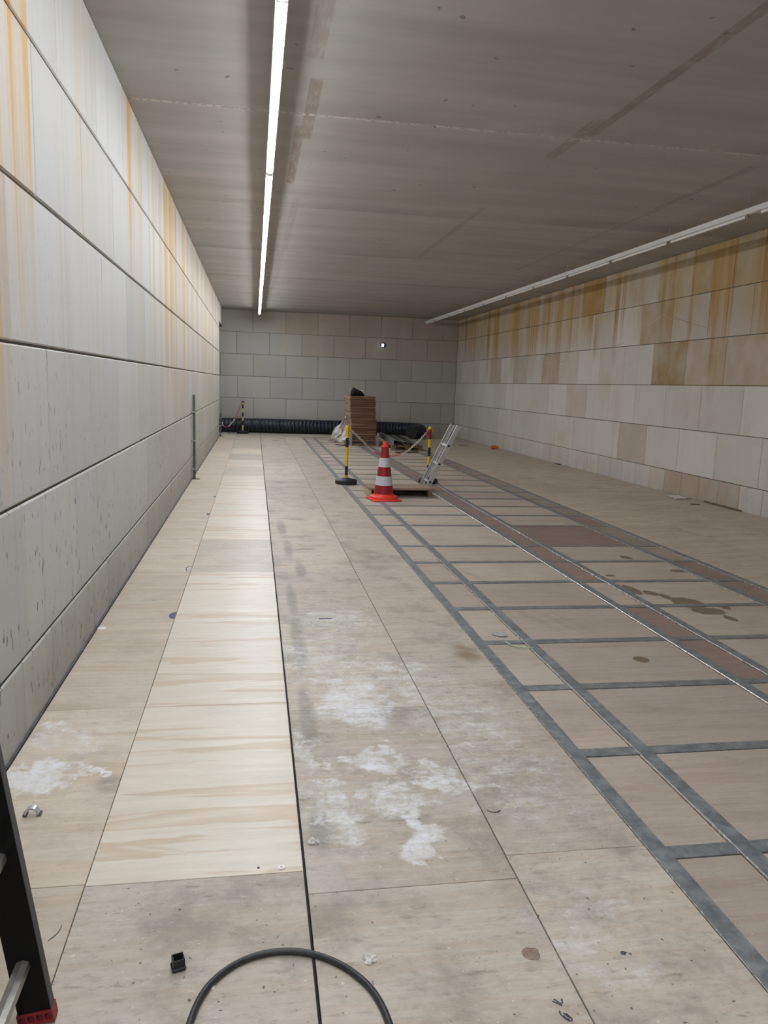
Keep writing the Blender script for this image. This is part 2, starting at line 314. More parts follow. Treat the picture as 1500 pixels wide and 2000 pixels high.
def board_edge(nm, k1, k2, k3):
    t = NT(nm); x, y, z = t.xyz()
    l = t.noise(t.comb(t.math('MULTIPLY', x, 1.5), t.math('MULTIPLY', y, 1.5), t.math('MULTIPLY', z, 150.0)), 1.0, 2, 0.5)
    r = t.rnd()
    a = t.mix(r, k1, k2)
    col = t.mix(t.mr(l, 0.4, 0.62), a, k3)
    return t.out(col, 0.65, 0, 0.3)
M['board_edge'] = board_edge('plywood end grain in shaded tone', (0.13, 0.066, 0.040), (0.40, 0.24, 0.155), (0.10, 0.048, 0.03))  # front ends darkened: their shade under grazing light is in the colour
M['board_side_lit'] = board_edge('plywood long edge in lit tone', (0.25, 0.165, 0.10), (0.62, 0.50, 0.35), (0.27, 0.175, 0.105))  # same boards paler: lamp light on the long sides painted into the colour

def wood(name, a, b):
    t = NT(name); n = t.noise(t.vmul(t.pos(), (4, 30, 30)), 1.0, 4, 0.6)
    return t.out(t.mix(t.mr(n, 0.35, 0.65), a, b), 0.7, 0, 0.3)
M['wood'] = wood('rough sawn timber', (0.14, 0.085, 0.048), (0.26, 0.165, 0.095))
M['platform_top'] = wood('red-brown plywood face', (0.27, 0.185, 0.145), (0.36, 0.26, 0.205))
M['platform_edge'] = wood('pale plywood edge', (0.42, 0.32, 0.21), (0.56, 0.45, 0.31))
M['black_cloth'] = simple('black cloth', (0.008, 0.008, 0.009), 0.85, 0, 0.3)

def lamp_on():
    t = NT('lit opal diffuser')
    t.b.inputs['Emission Color'].default_value = (0.93, 0.965, 1.0, 1)
    t.b.inputs['Emission Strength'].default_value = LAMP
    return t.out((0.9, 0.9, 0.9), 0.4)
LAMP = 42.0
M['lamp_on'] = lamp_on()
def spot_on():
    t = NT('lit cool white lens')
    t.b.inputs['Emission Color'].default_value = (0.75, 0.88, 1.0, 1); t.b.inputs['Emission Strength'].default_value = 9.0
    return t.out((0.9, 0.9, 0.9), 0.4)
M['spot_on'] = spot_on()

# ------------------------------------------------------------------ mesh helpers
class MB:
    def __init__(s): s.v = []; s.f = []; s.m = []; s.a = []
    def add(s, vs, fs, mi=0, att=0.0):
        o = len(s.v); s.v += [tuple(p) for p in vs]
        for f in fs: s.f.append(tuple(i + o for i in f)); s.m.append(mi); s.a.append(att)
    def box(s, x0, y0, z0, x1, y1, z1, mi=0, bev=0.0, mat=None, att=0.0):
        if bev <= 0:
            vs = [(x, y, z) for z in (z0, z1) for y in (y0, y1) for x in (x0, x1)]
            fs = [(0, 2, 3, 1), (4, 5, 7, 6), (0, 1, 5, 4), (2, 6, 7, 3), (0, 4, 6, 2), (1, 3, 7, 5)]
        else:
            b = min(bev, (x1 - x0) * .45, (y1 - y0) * .45, (z1 - z0) * .45); vs = []
            def ring(z, i): return [(x0 + i, y0 + b, z), (x0 + b, y0 + i, z), (x1 - b, y0 + i, z), (x1 - i, y0 + b, z), (x1 - i, y1 - b, z), (x1 - b, y1 - i, z), (x0 + b, y1 - i, z), (x0 + i, y1 - b, z)]
            vs = ring(z0, b) + ring(z0 + b, 0) + ring(z1 - b, 0) + ring(z1, b); fs = []
            for k in range(3):
                for i in range(8): fs.append((k * 8 + i, k * 8 + (i + 1) % 8, k * 8 + 8 + (i + 1) % 8, k * 8 + 8 + i))
            fs.append(tuple(range(7, -1, -1))); fs.append(tuple(range(24, 32)))
        if mat: vs = [mat @ Vector(p) for p in vs]
        s.add(vs, fs, mi, att)
    def tube(s, pts, r, n=10, mi=0, closed=False, caps=True):
        pts = [Vector(p) for p in pts]; N = len(pts); rs = r if isinstance(r, (list, tuple)) else [r] * N
        rings = []; up = None
        for i, p in enumerate(pts):
            if closed: d = pts[(i + 1) % N] - pts[i - 1]
            else: d = pts[min(i + 1, N - 1)] - pts[max(i - 1, 0)]
            d.normalize()
            if up is None:
                up = Vector((0, 0, 1)) if abs(d.z) < 0.9 else Vector((1, 0, 0))
            a = up - d * up.dot(d); a.normalize(); up = a; b = d.cross(a)
            rings.append([p + (a * math.cos(2 * PI * k / n) + b * math.sin(2 * PI * k / n)) * rs[i] for k in range(n)])
        vs = [q for rg in rings for q in rg]; fs = []
        for i in range(N if closed else N - 1):
            j = (i + 1) % N
            for k in range(n): fs.append((i * n + k, i * n + (k + 1) % n, j * n + (k + 1) % n, j * n + k))
        if caps and not closed: fs.append(tuple(range(n - 1, -1, -1))); fs.append(tuple((N - 1) * n + k for k in range(n)))
        s.add(vs, fs, mi)
    def lathe(s, prof, n=32, mi=0, c=(0, 0, 0), caps=True, mat=None):
        vs = [(c[0] + r * math.cos(2 * PI * k / n), c[1] + r * math.sin(2 * PI * k / n), c[2] + z) for r, z in prof for k in range(n)]; fs = []
        for i in range(len(prof) - 1):
            for k in range(n): fs.append((i * n + k, i * n + (k + 1) % n, i * n + n + (k + 1) % n, i * n + n + k))
        if caps: fs.append(tuple(range(n - 1, -1, -1))); fs.append(tuple((len(prof) - 1) * n + k for k in range(n)))
        if mat: vs = [mat @ Vector(p) for p in vs]
        s.add(vs, fs, mi)
    def prism(s, poly, p0, ax, ay, az, h, mi=0):          # polygon in (ax, ay) swept along az
        p0, ax, ay, az = Vector(p0), Vector(ax), Vector(ay), Vector(az); n = len(poly)
        vs = [p0 + ax * a + ay * b for a, b in poly] + [p0 + ax * a + ay * b + az * h for a, b in poly]
        fs = [(i, (i + 1) % n, n + (i + 1) % n, n + i) for i in range(n)] + [tuple(range(n - 1, -1, -1)), tuple(range(n, 2 * n))]
        s.add(vs, fs, mi)
    def build(s, name, mats, parent=None, smooth=False, loc=None, fix=True):
        me = bpy.data.meshes.new(name); me.from_pydata(s.v, [], s.f); me.update()
        mats = mats if isinstance(mats, (list, tuple)) else [mats]
        for m in mats: me.materials.append(m)
        me.polygons.foreach_set('material_index', s.m)
        if any(s.a):
            at = me.attributes.new('stain', 'FLOAT', 'FACE'); at.data.foreach_set('value', s.a)
        if fix:
            import bmesh
            bm = bmesh.new(); bm.from_mesh(me); bmesh.ops.recalc_face_normals(bm, faces=bm.faces); bm.to_mesh(me); bm.free()
        if smooth:
            me.polygons.foreach_set('use_smooth', [True] * len(me.polygons))
            try: me.set_sharp_from_angle(angle=0.7)
            except Exception: pass
        o = bpy.data.objects.new(name, me); COL.objects.link(o)
        if parent: o.parent = parent; o.matrix_parent_inverse = parent.matrix_basis.inverted()
        return o

def tag(o, label=None, cat=None, group=None, kind=None):
    if label: o['label'] = label
    if cat: o['category'] = cat
    if group: o['group'] = group
    if kind: o['kind'] = kind
    return o
def thing(name, label, cat, loc=(0, 0, 0), group=None):
    o = bpy.data.objects.new(name, None); COL.objects.link(o); o.location = loc
    o.empty_display_size = 0.1
    return tag(o, label, cat, group)
def struct(o): o['kind'] = 'structure'; return o
ORD = ['first', 'second', 'third', 'fourth', 'fifth', 'sixth', 'seventh', 'eighth', 'ninth', 'tenth', 'eleventh', 'twelfth', 'thirteenth', 'fourteenth', 'fifteenth', 'sixteenth', 'seventeenth', 'eighteenth', 'nineteenth', 'twentieth']

# ------------------------------------------------------------------ walls of stone blocks (real joints)
def block(mb, to3, u0, u1, z0, z1, gh, gv, ch=0.004, dep=0.022, att=0.0):
    a, b, c, d = u0 + gv / 2, u1 - gv / 2, z0 + gh / 2, z1 - gh / 2
    f = [(a + ch, c + ch, 0), (b - ch, c + ch, 0), (b - ch, d - ch, 0), (a + ch, d - ch, 0)]
    m = [(a, c, ch), (b, c, ch), (b, d, ch), (a, d, ch)]
    k = [(a, c, dep), (b, c, dep), (b, d, dep), (a, d, dep)]
    vs = [to3(*p) for p in f + m + k]
    fs = [(0, 1, 2, 3)]
    for o in (0, 4):
        for i in range(4): fs.append((o + i, o + 4 + i, o + 4 + (i + 1) % 4, o + (i + 1) % 4))
    mb.add(vs, fs, 0, att)
def wall(name, to3, zs, offs, umin, umax, m, gh, gv, stains=None, base_step=0.5, base_off=0.0, ch=0.004):
    mb = MB(); rows = [(-0.03, zs[0], base_off, base_step)] + [(zs[i], zs[i + 1], offs[i], 1.0) for i in range(len(zs) - 1)]
    for ri, (z0, z1, off, st) in enumerate(rows):
        k = math.floor((umin - off) / st); u = off + k * st
        while u < umax - 0.02:
            a, b = max(u, umin), min(u + st, umax)
            if b - a > 0.03:
                att = 0.001
                if stains: att = stains(ri, (a + b) / 2)
                block(mb, to3, a, b, z0, z1, gh, gv, ch, att=att + 0.0005)
            u += st
    d = 0.012
    mb.add([to3(umin - .3, -0.3, d), to3(umax + .3, -0.3, d), to3(umax + .3, zs[-1] + .15, d), to3(umin - .3, zs[-1] + .15, d),
            to3(umin - .3, -0.3, 0.30), to3(umax + .3, -0.3, 0.30), to3(umax + .3, zs[-1] + .15, 0.30), to3(umin - .3, zs[-1] + .15, 0.30)],
           [(0, 1, 2, 3), (7, 6, 5, 4), (0, 4, 5, 1), (1, 5, 6, 2), (2, 6, 7, 3), (3, 7, 4, 0)], 1)
    return mb

YE = 22.62      # the left wall stops here; a lintel-high opening follows up to the back wall
mb = wall('wall_left', lambda u, z, d: (XL - d, u, z), LZ, [0.5, 0.0, 0.45, 0.92, 0.40], YF, YE, None, 0.013, 0.006, None, 0.5, 0.42, 0.007)
mb.v = [(x, min(y, YE), z) for x, y, z in mb.v]
mb2 = wall('lintel', lambda u, z, d: (XL - d, u, z), [3.2, 3.722], [0.4], YE, YB - 0.01, None, 0.013, 0.007)
for f in range(len(mb2.f)): pass
nv = len(mb.v)
vs = []
for x, y, z in mb2.v: vs.append((x, min(max(y, YE), YB - 0.005), max(z, 3.2)))
mb.v += vs; mb.f += [tuple(i + nv for i in f) for f in mb2.f]; mb.m += mb2.m; mb.a += mb2.a
WL = struct(mb.build('wall_left', [M['stone_left'], M['mortar']]))

def rstain(ri, y):
    n = 5 - ri   # 0 = top course
    T = {(0, 14): .0}
    r = random.random()
    if n == 0:
        if abs(y - 14.5) < .4: return 0.95
        if abs(y - 10.5) < .4: return 0.80
        if abs(y - 9.5) < .4 or abs(y - 8.5) < .4: return 0.62
        if abs(y - 12.5) < .4: return 0.18
        if abs(y - 13.5) < .4: return 0.05
        return 0.25 + 0.3 * r
    if n == 1:
        if abs(y - 12.0) < .4: return 0.62
        if abs(y - 11.0) < .4: return 0.28
        if abs(y - 13.0) < .4 or abs(y - 14.0) < .4: return 0.05
        if abs(y - 9.0) < .4: return 0.5
        return 0.12 + 0.28 * r
    if n == 2:
        if abs(y - 11.5) < .4: return 0.85
        if 8.6 < y < 11: return 0.55
        if abs(y - 16.5) < .4: return 0.55
        if abs(y - 15.5) < .4: return 0.25
        if abs(y - 18.5) < .4 or abs(y - 20.5) < .4: return 0.38
        return 0.03 + 0.10 * r
    if n == 3: return 0.28 if abs(y - 15.0) < .4 else 0.03 * r
    if n == 4: return 0.30 if abs(y - 12.5) < .4 else 0.03 * r
    return 0.5 if 9.2 < y < 11.4 else (0.22 if 11.4 < y < 11.9 else 0.02)
mb = wall('wall_right', lambda u, z, d: (XR + d, u, z), RZ, [0.0, 0.5, 0.0, 0.5, 0.0], YF, YB, None, 0.010, 0.007, rstain, 0.4855, 8.88)
# chipped, lifted stone skin on the second course
def ridge(pts, w, h):
    for (y0, z0), (y1, z1) in zip(pts, pts[1:]):
        d = Vector((0, y1 - y0, z1 - z0)); nrm = Vector((0, -d.z, d.y)).normalized() * w
        a, b = Vector((XR, y0, z0)), Vector((XR, y1, z1)); o = Vector((-h, 0, 0))
        mb.add([a + nrm, b + nrm, b + o, a + o, a - nrm * .2, b - nrm * .2], [(0, 1, 2, 3), (3, 2, 5, 4), (0, 3, 4), (1, 5, 2)], 0, 0.35)
ridge([(12.49, 2.66), (11.75, 2.86), (11.5, 2.79), (11.0, 2.66), (10.55, 2.56)], 0.018, 0.010)
ridge([(13.45, 2.42), (13.1, 2.47)], 0.012, 0.006)
ridge([(16.98, 2.19), (16.05, 2.19), (15.7, 2.22)], 0.012, 0.007)
WR = struct(mb.build('wall_right', [M['stone_right'], M['mortar']]))
def bstain(ri, x):
    n = 5 - ri
    if n == 0: return 0.35 if x > 0.9 else 0.15
    if n == 1: return 0.30 if x > 1.5 else 0.06
    if n == 2: return 0.10 if x < 1 else 0.03
    return 0.12 if n >= 4 and x > 4 else 0.01
mb = wall('wall_back', lambda u, z, d: (u, YB + d, z), BZ, [-0.02, 0.48, -0.04, 0.45, -0.06], -2.6, XR, None, 0.010, 0.008, bstain, 1.0, 0.45)
struct(mb.build('wall_back', [M['stone_back'], M['mortar']]))
mb = wall('wall_front', lambda u, z, d: (u, YF - d, z), BZ, [0, .5, 0, .5, 0], XL, XR, None, 0.010, 0.008)
struct(mb.build('wall_front', [M['stone_back'], M['mortar']]))
# side of the opening beside the left wall's end
mb = wall('wall_recess', lambda u, z, d: (-2.6 - d, u, z), BZ, [0, .5, 0, .5, 0], YE, YB, None, 0.010, 0.008)
struct(mb.build('wall_recess', [M['stone_back'], M['mortar']]))
mb = MB(); mb.box(-2.7, YE - 0.3, -0.3, XL - 0.30, YE, 3.9); mb.box(-2.9, YE, 3.2, XL - 0.31, YB + .3, 3.9)
struct(mb.build('trim_1', M['stone_back']))
# timber fillet along the foot of the left wall
mb = MB(); mb.box(XL - 0.004, -0.4, -0.02, XL + 0.012, YE, 0.006)
struct(mb.build('baseboard_left', M['steel_dark']))

# ceiling of concrete slabs
mb = MB(); y = YF
js = [YF - .3] + [6.705 + 3.39 * k for k in range(-4, 6) if YF < 6.705 + 3.39 * k < YB] + [YB + .3]
for a, b in zip(js, js[1:]): mb.box(XL - 2.0, a + 0.007, CZ, XR + .3, b - 0.007, CZ + 0.3, 0, 0.006)
mb.box(XL - 2.0, YF - .3, CZ + 0.05, XR + .3, YB + .3, CZ + 0.35)
struct(mb.build('ceiling', M['ceiling']))

# ------------------------------------------------------------------ floor
mb = MB(); mb.box(-2.9, YF - .3, -0.30, XR + .3, YB + .3, -0.032)
struct(mb.build('floor', M['subfloor']))

G0, G1 = 0.68, 22.75
rails = [(1.375, 1.447), (1.698, 1.772), (2.668, 2.743), (2.938, 3.012), (3.895, 3.985), (4.215, 4.288)]
bars = [0.82, 1.565, 2.31, 3.055, 3.80, 4.545, 5.29, 6.035, 6.77, 7.485, 8.63, 9.36, 10.08, 10.80, 11.53, 12.24, 13.0, 13.72, 14.47, 15.2, 15.95, 16.7, 17.45, 18.2, 18.95, 19.7, 20.45, 21.2, 21.95]
grid = thing('floor_grid', 'long grid of grey steel channels with brown plywood panels set into the floor', 'floor grid', (2.83, 11.7, 0))
for i, (a, b) in enumerate(rails):
    m = MB(); e = 0.006
    m.box(a + e, G0, -0.03, b, G1, 0.001, 0, 0.002)
    m.box(a, G0, -0.03, a + e, G1, 0.0035, 1, 0.0015)
    m.build('rail', [M['steel'], M['steel_edge']], grid)
bays = list(zip(rails, rails[1:]))
far_b, far_p = MB(), [MB(), MB(), MB(), MB()]
PM = ['panel_pink', 'panel_red', 'panel_pale', 'panel_olive']
pr = random.Random(3)
for bi, ((_, x0), (x1, _)) in enumerate(bays):
    ys = [G0] + bars + [G1]
    for k in range(len(ys) - 1):
        y0, y1 = ys[k], ys[k + 1]
        near = y0 < 13.5
        if k > 0:
            t_ = far_b
            if near: t_ = MB()
            t_.box(x0 + .001, y0 - 0.070, -0.03, x1 - .001, y0, -0.0015, 0, 0.001)
            if near: t_.build('crossbar', M['steel'], grid)
        p0, p1 = (y0 + .004, y1 - 0.074) if k < len(ys) - 2 else (y0 + .004, y1 - .004)
        r = pr.random()
        if bi == 2: c = 1 if r < 0.85 else 0
        elif bi == 4: c = 3 if r < 0.65 else 1
        elif bi == 0: c = 0 if r < 0.75 else 2
        elif bi == 3: c = 0 if r < 0.5 else 2
        else: c = 2 if r < 0.55 else 0
        if bi == 3 and 7.4 < y0 < 7.6: c = 1
        if bi == 3 and 6.7 < y0 < 6.8: c = 2
        if bi == 3 and 9.3 < y0 < 13.5: c = 2 if r < .5 else 0
        if bi == 1 and (8.6 < y0 < 8.7): c = 2
        if bi == 1 and y0 < 4: c = 0
        g = 0.003
        if near:
            m = MB(); m.box(x0 + g, p0, -0.03, x1 - g, p1, -0.0045 - 0.002 * pr.random(), 0, 0.001)
            m.build('infill_panel', M[PM[c]], grid)
        else: far_p[c].box(x0 + g, p0, -0.03, x1 - g, p1, -0.005, 0, 0.001)
tag(far_b.build('crossbar', M['steel'], grid), kind='stuff')
fp = MB()
for c in range(4):
    o = len(fp.v); fp.v += far_p[c].v; fp.f += [tuple(i + o for i in f) for f in far_p[c].f]; fp.m += [c] * len(far_p[c].f); fp.a += far_p[c].a
tag(fp.build('infill_panel', [M[k] for k in PM], grid), kind='stuff')
# dark end trim where the grid meets the far boards
m = MB(); m.box(1.375, G1, -0.03, 4.288, G1 + 0.07, 0.0005); m.build('end_rail', M['steel'], grid)

def sheet(x0, y0, x1, y1, mat, label, group, g=0.0015, zf=None, gl=None, gr=None):
    m = MB(); th = 0.018
    X0, X1, Y0, Y1 = x0 + (gl if gl is not None else g), x1 - (gr if gr is not None else g), y0 + g, y1 - g
    m.box(X0, Y0, -th, X1, Y1, 0.0, 0, 0.001)
    m.v = [(x, y, (z + zf(x, y) if z > -0.01 else -0.0315) if zf else z) for x, y, z in m.v]
    return tag(m.build('plywood_sheet', mat), label, 'plywood sheet', group)
SH = {}
def column(key, x0, x1, seams, mats, text, group, **kw):
    n = len(seams) - 1
    for i in range(n):
        place = 'nearest us' if i == 0 else ('farthest away' if i == n - 1 else ORD[i] + ' from the camera')
        mk = mats[i] if isinstance(mats, list) else mats
        SH[key, i] = sheet(x0, seams[i], x1, seams[i + 1], M[mk], text[mk if isinstance(text, dict) else 0].replace('#', place) if isinstance(text, dict) else text.replace('#', place), group, **kw)
column('L', XL + 0.014, -0.516, [-0.4, 0.95, 2.322, 3.68, 5.05, 6.42, 7.78, 9.15, 10.52, 12.54, 14.65, 17.3, 19.98, 22.3, 24.64], 'ply_wall',
       'beige plywood floor sheet in the strip along the left wall, #', 'plywood sheets along the left wall')
nm = ['ply_dusty', 'ply_dusty', 'ply_new', 'ply_new', 'ply_new', 'ply_grey', 'ply_new', 'ply_new', 'ply_new', 'ply_new', 'ply_grey', 'ply_new', 'ply_grey', 'ply_new', 'ply_grey', 'ply_grey', 'ply_grey']
column('N', -0.516, 0.168, [-0.4, 0.95, 2.313, 3.68, 5.04, 6.40, 7.76, 9.15, 10.5, 11.85, 13.2, 14.53, 15.86, 17.16, 18.57, 20.0, 22.3, 24.64], nm,
       {'ply_dusty': 'dirty worn plywood sheet in the strip left of the black gap, #', 'ply_new': 'clean pine plywood sheet in the strip left of the black gap, #',
        'ply_grey': 'greyed plywood sheet in the strip left of the black gap, #'}, 'plywood sheets left of the black gap', gr=0.001)
column('M', 0.168, 0.86, [-0.4, 0.82, 2.195, 3.575, 4.97, 6.40, 7.675, 9.13, 10.52, 12.6, 15.3, 18.0, 20.3, 22.3, 24.64], 'ply_dusty',
       'worn plywood sheet in the strip right of the black gap, #', 'plywood sheets right of the black gap', gl=0.008)
column('R', 0.86, 1.374, [-0.4, 0.95, 2.32, 5.07, 7.8, 9.13, 10.53, 13.2, 15.9, 18.6, 20.35, 22.78], 'ply_dusty',
       'worn plywood sheet bordering the leftmost steel rail, # along it', 'plywood sheets beside the leftmost steel rail', gl=0.003)
def zr(x, y):
    e = 0.08 if y < 9 else 0.08 + (0.014 - 0.08) * (y - 9) / 15.0
    return max(0.0, e) * max(0, (x - 4.29)) / (XR - 4.29)
for nme, xa, xb, seams, tx in (('a', 4.29, 5.0, [-0.4, 2.9, 5.7, 8.54, 11.3, 14.1, 16.9, 19.7, 22.5, 24.64], 'right of the steel grid'), ('b', 5.0, 5.71, [-0.4, 1.0, 3.7, 6.5, 9.25, 12.0, 14.8, 17.6, 20.4, 24.64], 'midway between grid and right wall'),
                          ('c', 5.71, XR - 0.012, [-0.4, 3.0, 5.8, 8.6, 11.35, 14.1, 16.9, 19.7, 22.5, 24.64], 'along the foot of the right wall')):
    column('q' + nme, xa, xb, seams, 'ply_right', 'dull beige plywood sheet %s, #' % tx, 'plywood sheets on the right side', zf=zr, g=0.001)
sheet(1.376, 22.83, 2.83, 24.64, M['ply_dusty'], 'worn plywood sheet under the duct between grid end and back wall, left one', 'plywood sheets at the back wall')
sheet(2.83, 22.83, 4.288, 24.64, M['ply_dusty'], 'worn plywood sheet under the duct between grid end and back wall, right one', 'plywood sheets at the back wall')
sheet(0.86, 22.78, 1.374, 24.64, M['ply_dusty'], 'worn plywood sheet under the duct, beside the corner of the steel grid', 'plywood sheets at the back wall')
# floor behind the camera
mb = MB(); mb.box(XL, YF, -0.03, XR, -0.42, 0.0)
struct(mb.build('trim_2', M['ply_dusty']))
mb = MB(); mb.box(1.376, -0.4, -0.03, 4.288, G0 - .01, -0.001)
struct(mb.build('trim_3', M['ply_dusty']))
mb = MB(); mb.box(-2.6, YE, -0.03, XL + 0.013, YB, -0.002)
struct(mb.build('trim_4', M['ply_dusty']))

# blue round marks cut by the sheet edge, marker writing
def half_mark(x, y, r, par, nm='mark', n=14, a0=PI / 2, a1=3 * PI / 2, sy=1.0):
    m = MB(); vs = [(x + r * math.cos(a0 + (a1 - a0) * k / n), y + sy * r * math.sin(a0 + (a1 - a0) * k / n), z) for z in (0.0001, 0.0006) for k in range(n + 1)]
    k = n + 1
    m.add(vs, [tuple(range(k)), tuple(range(2 * k - 1, k - 1, -1))] + [(i, (i + 1) % k, k + (i + 1) % k, k + i) for i in range(k)])
    tag(m.build(nm, M['blue_ink'], par), 'blue-grey half-round marker mark')
half_mark(-0.519, 5.19, 0.042, SH['L', 4], sy=1.9)
half_mark(-0.519, 9.27, 0.035, SH['L', 7], sy=2.0)
half_mark(-0.519, 10.7, 0.026, SH['L', 8], sy=2.5)
m = MB(); m.tube([(-0.519, 6.60, 0.0005), (-0.545, 6.62, 0.0005), (-0.562, 6.55, 0.0005), (-0.55, 6.45, 0.0005), (-0.519, 6.45, 0.0005)], 0.005, 6)
m.v = [(x, y, max(0.0001, min(z, 0.0006))) for x, y, z in m.v]; tag(m.build('mark', M['blue_ink'], SH['L', 5]), 'dark ring-shaped marker mark')
m = MB(); m.box(0.44, 5.05, 0.0001, 0.53, 5.075, 0.0006); tag(m.build('mark', M['blue_ink'], SH['M', 4]), 'short blue-grey marker dash')
def ink(pts, par, nm, r=0.0022):
    m = MB(); m.tube([(x, y, 0.0004) for x, y in pts], r, 6); m.v = [(x, y, max(0.0001, min(z, 0.0009))) for x, y, z in m.v]
    return tag(m.build(nm, M['ink'], par), 'handwritten dark marker figure')
INK1 = INK_PTS_1 = [[(0.7875, 1.694), (0.7935, 1.684), (0.8022, 1.676), (0.8060, 1.682), (0.8075, 1.692)], [(0.7810, 1.687), (0.7900, 1.680), (0.8005, 1.670)]]
INK2 = [[(0.7880, 1.655), (0.7855, 1.650), (0.7868, 1.640), (0.7930, 1.628), (0.7995, 1.621), (0.8060, 1.620), (0.8095, 1.626), (0.8040, 1.636), (0.8015, 1.645)], [(0.7945, 1.647), (0.8000, 1.637), (0.8065, 1.629)], [(0.7905, 1.640), (0.7965, 1.629), (0.8030, 1.625)]]
for s_ in INK1 + INK2: ink(s_, SH['M', 1], 'handwriting')

# ------------------------------------------------------------------ lighting rows
def lamp_profile(mb, x, y0, y1, zb, hw=0.036, hh=0.075, mi=0):
    mb.box(x - hw, y0, zb, x + hw, y1, zb + hh, mi, 0.004)
LX, LZB = 0.128, 3.535
rail = thing('lamp_track', 'white lamp track holding the lit row near the left wall', 'lamp track', (LX, 9.5, LZB))
m = MB(); m.box(LX - 0.030, -7.0, LZB + 0.028, LX + 0.030, 23.55, LZB + 0.085, 0, 0.004); m.build('track', M['white_metal'], rail)
yy = -6.0
while yy < 23.6:
    m = MB(); m.tube([(LX, yy, LZB + 0.085), (LX, yy, CZ)], 0.005, 8); m.box(LX - 0.03, yy - 0.015, LZB + 0.08, LX + 0.03, yy + 0.015, LZB + 0.09); m.build('hanger', M['zinc'], rail); yy += 1.95
ends = [7.8 + 1.7 * k for k in range(-8, 10)]
ends = [e for e in ends if -6.5 < e < 23.0] + [23.56]
n_l = len(ends) - 1
vis = [i for i in range(n_l) if ends[i + 1] > 4.4]
for i in range(n_l):
    y0, y1 = ends[i], ends[i + 1]
    ga = 0.085 if abs(y0 - 7.8) < .01 else 0.012
    k = i - vis[0] if i >= vis[0] else None
    if k is None: lb = 'lit white batten lamp above and behind the camera, number %s from the front' % ORD[i] if False else 'lit white linear lamp overhead behind the camera, %s from the front wall' % ORD[i]
    else: lb = 'lit white linear lamp in the left ceiling row, %s' % ('nearest the camera' if k == 0 else ('farthest, by the back wall' if i == n_l - 1 else ORD[k] + ' from the camera'))
    t = thing('ceiling_light', lb, 'ceiling light', (LX, (y0 + y1) / 2, LZB), 'lit lamps of the left row')
    m = MB(); m.box(LX - 0.034, y0 + ga, LZB, LX + 0.034, y1 - 0.004, LZB + 0.030, 0, 0.003); m.build('housing', M['white_metal'], t)
    m = MB(); pr_ = [(-0.027, 0.0), (-0.027, -0.007), (-0.021, -0.014), (-0.010, -0.018), (0.010, -0.018), (0.021, -0.014), (0.027, -0.007), (0.027, 0.0)]
    m.prism(pr_, (LX, y0 + ga + 0.012, LZB), (1, 0, 0), (0, 0, 1), (0, 1, 0), y1 - y0 - ga - 0.022); m.build('diffuser', M['lamp_on'], t)
    for a, b in ((y0 + ga - 0.001, y0 + ga + 0.010), (y1 - 0.012, y1 - 0.003)):
        m = MB(); m.box(LX - 0.030, a, LZB - 0.016, LX + 0.030, b, LZB + 0.002, 0, 0.003); m.build('end_cap', M['white_metal'], t)
# the unlit row by the right wall
RX, RZB = 5.28, 3.545
rail = thing('lamp_track', 'white lamp track hung on clips along the right side, unlit', 'lamp track', (RX, 9.5, RZB))
m = MB(); m.box(RX - 0.032, -7.0, RZB, RX + 0.032, 24.3, RZB + 0.022, 0, 0.003); m.box(RX - 0.026, -7.0, RZB + 0.026, RX + 0.026, 24.3, RZB + 0.06, 0, 0.004); m.box(RX - 0.029, -7.0, RZB + 0.02, RX + 0.029, 24.3, RZB + 0.028, 0); m.build('track', M['white_metal'], rail)
for k in range(-8, 9):
    yy = 8.07 + 1.68 * k
    if not -6.5 < yy < 24: continue
    m = MB(); m.tube([(RX + 0.02, yy, CZ), (RX + 0.02, yy, CZ - 0.05), (RX, yy - 0.03, CZ - 0.075), (RX - 0.005, yy - 0.02, RZB + 0.06)], 0.006, 8)
    m.box(RX - 0.035, yy - 0.035, RZB + 0.055, RX + 0.035, yy - 0.005, RZB + 0.066); m.build('hanger', M['zinc'], rail)
en = [8.03 + 1.66 * k for k in range(-8, 10)] ; en = [e for e in en if -6.5 < e < 24] + [24.2]
vis = [i for i in range(len(en) - 1) if en[i + 1] > 7.5]
for i in range(len(en) - 1):
    y0, y1 = en[i] + 0.02, en[i + 1] - 0.02
    if abs(en[i + 1] - 8.03) < .01: y1 -= 0.16
    k = i - vis[0]
    lb = 'unlit white tube lamp overhead behind the camera, %s from the front wall' % ORD[i] if k < 0 else 'unlit white tube lamp in the right ceiling row, %s' % ('cut by the photo edge' if k == 0 else ('farthest, by the back wall' if i == len(en) - 2 else ORD[k] + ' from the camera'))
    t = thing('ceiling_light', lb, 'ceiling light', (RX, (y0 + y1) / 2, RZB), 'unlit lamps of the right row')
    m = MB(); m.tube([(RX, y0 + 0.03, RZB - 0.019), (RX, y1 - 0.03, RZB - 0.019)], 0.0155, 12); m.build('tube', M['tube_off'], t, True)
    for a, b in ((y0, y0 + 0.035), (y1 - 0.035, y1)):
        m = MB(); m.box(RX - 0.018, a, RZB - 0.036, RX + 0.018, b, RZB, 0, 0.004); m.build('tube_holder', M['alu_worn'], t)
# small spot lamp on the back wall
t = thing('wall_light', 'small round wall light with bright square lens on back wall', 'wall light', (4.01, YB, 2.84))
rot = Matrix.Translation((4.01, YB, 2.84)) @ Matrix.Rotation(PI / 2, 4, 'X')
m = MB(); m.lathe([(0.075, 0), (0.078, 0.02), (0.070, 0.05), (0.055, 0.062)], 24, mat=rot); m.build('housing', M['glass_dark'], t, True)
m = MB(); m.box(3.955, YB - 0.072, 2.795, 4.02, YB - 0.06, 2.875, 0, 0.004); m.build('lens', M['spot_on'], t)

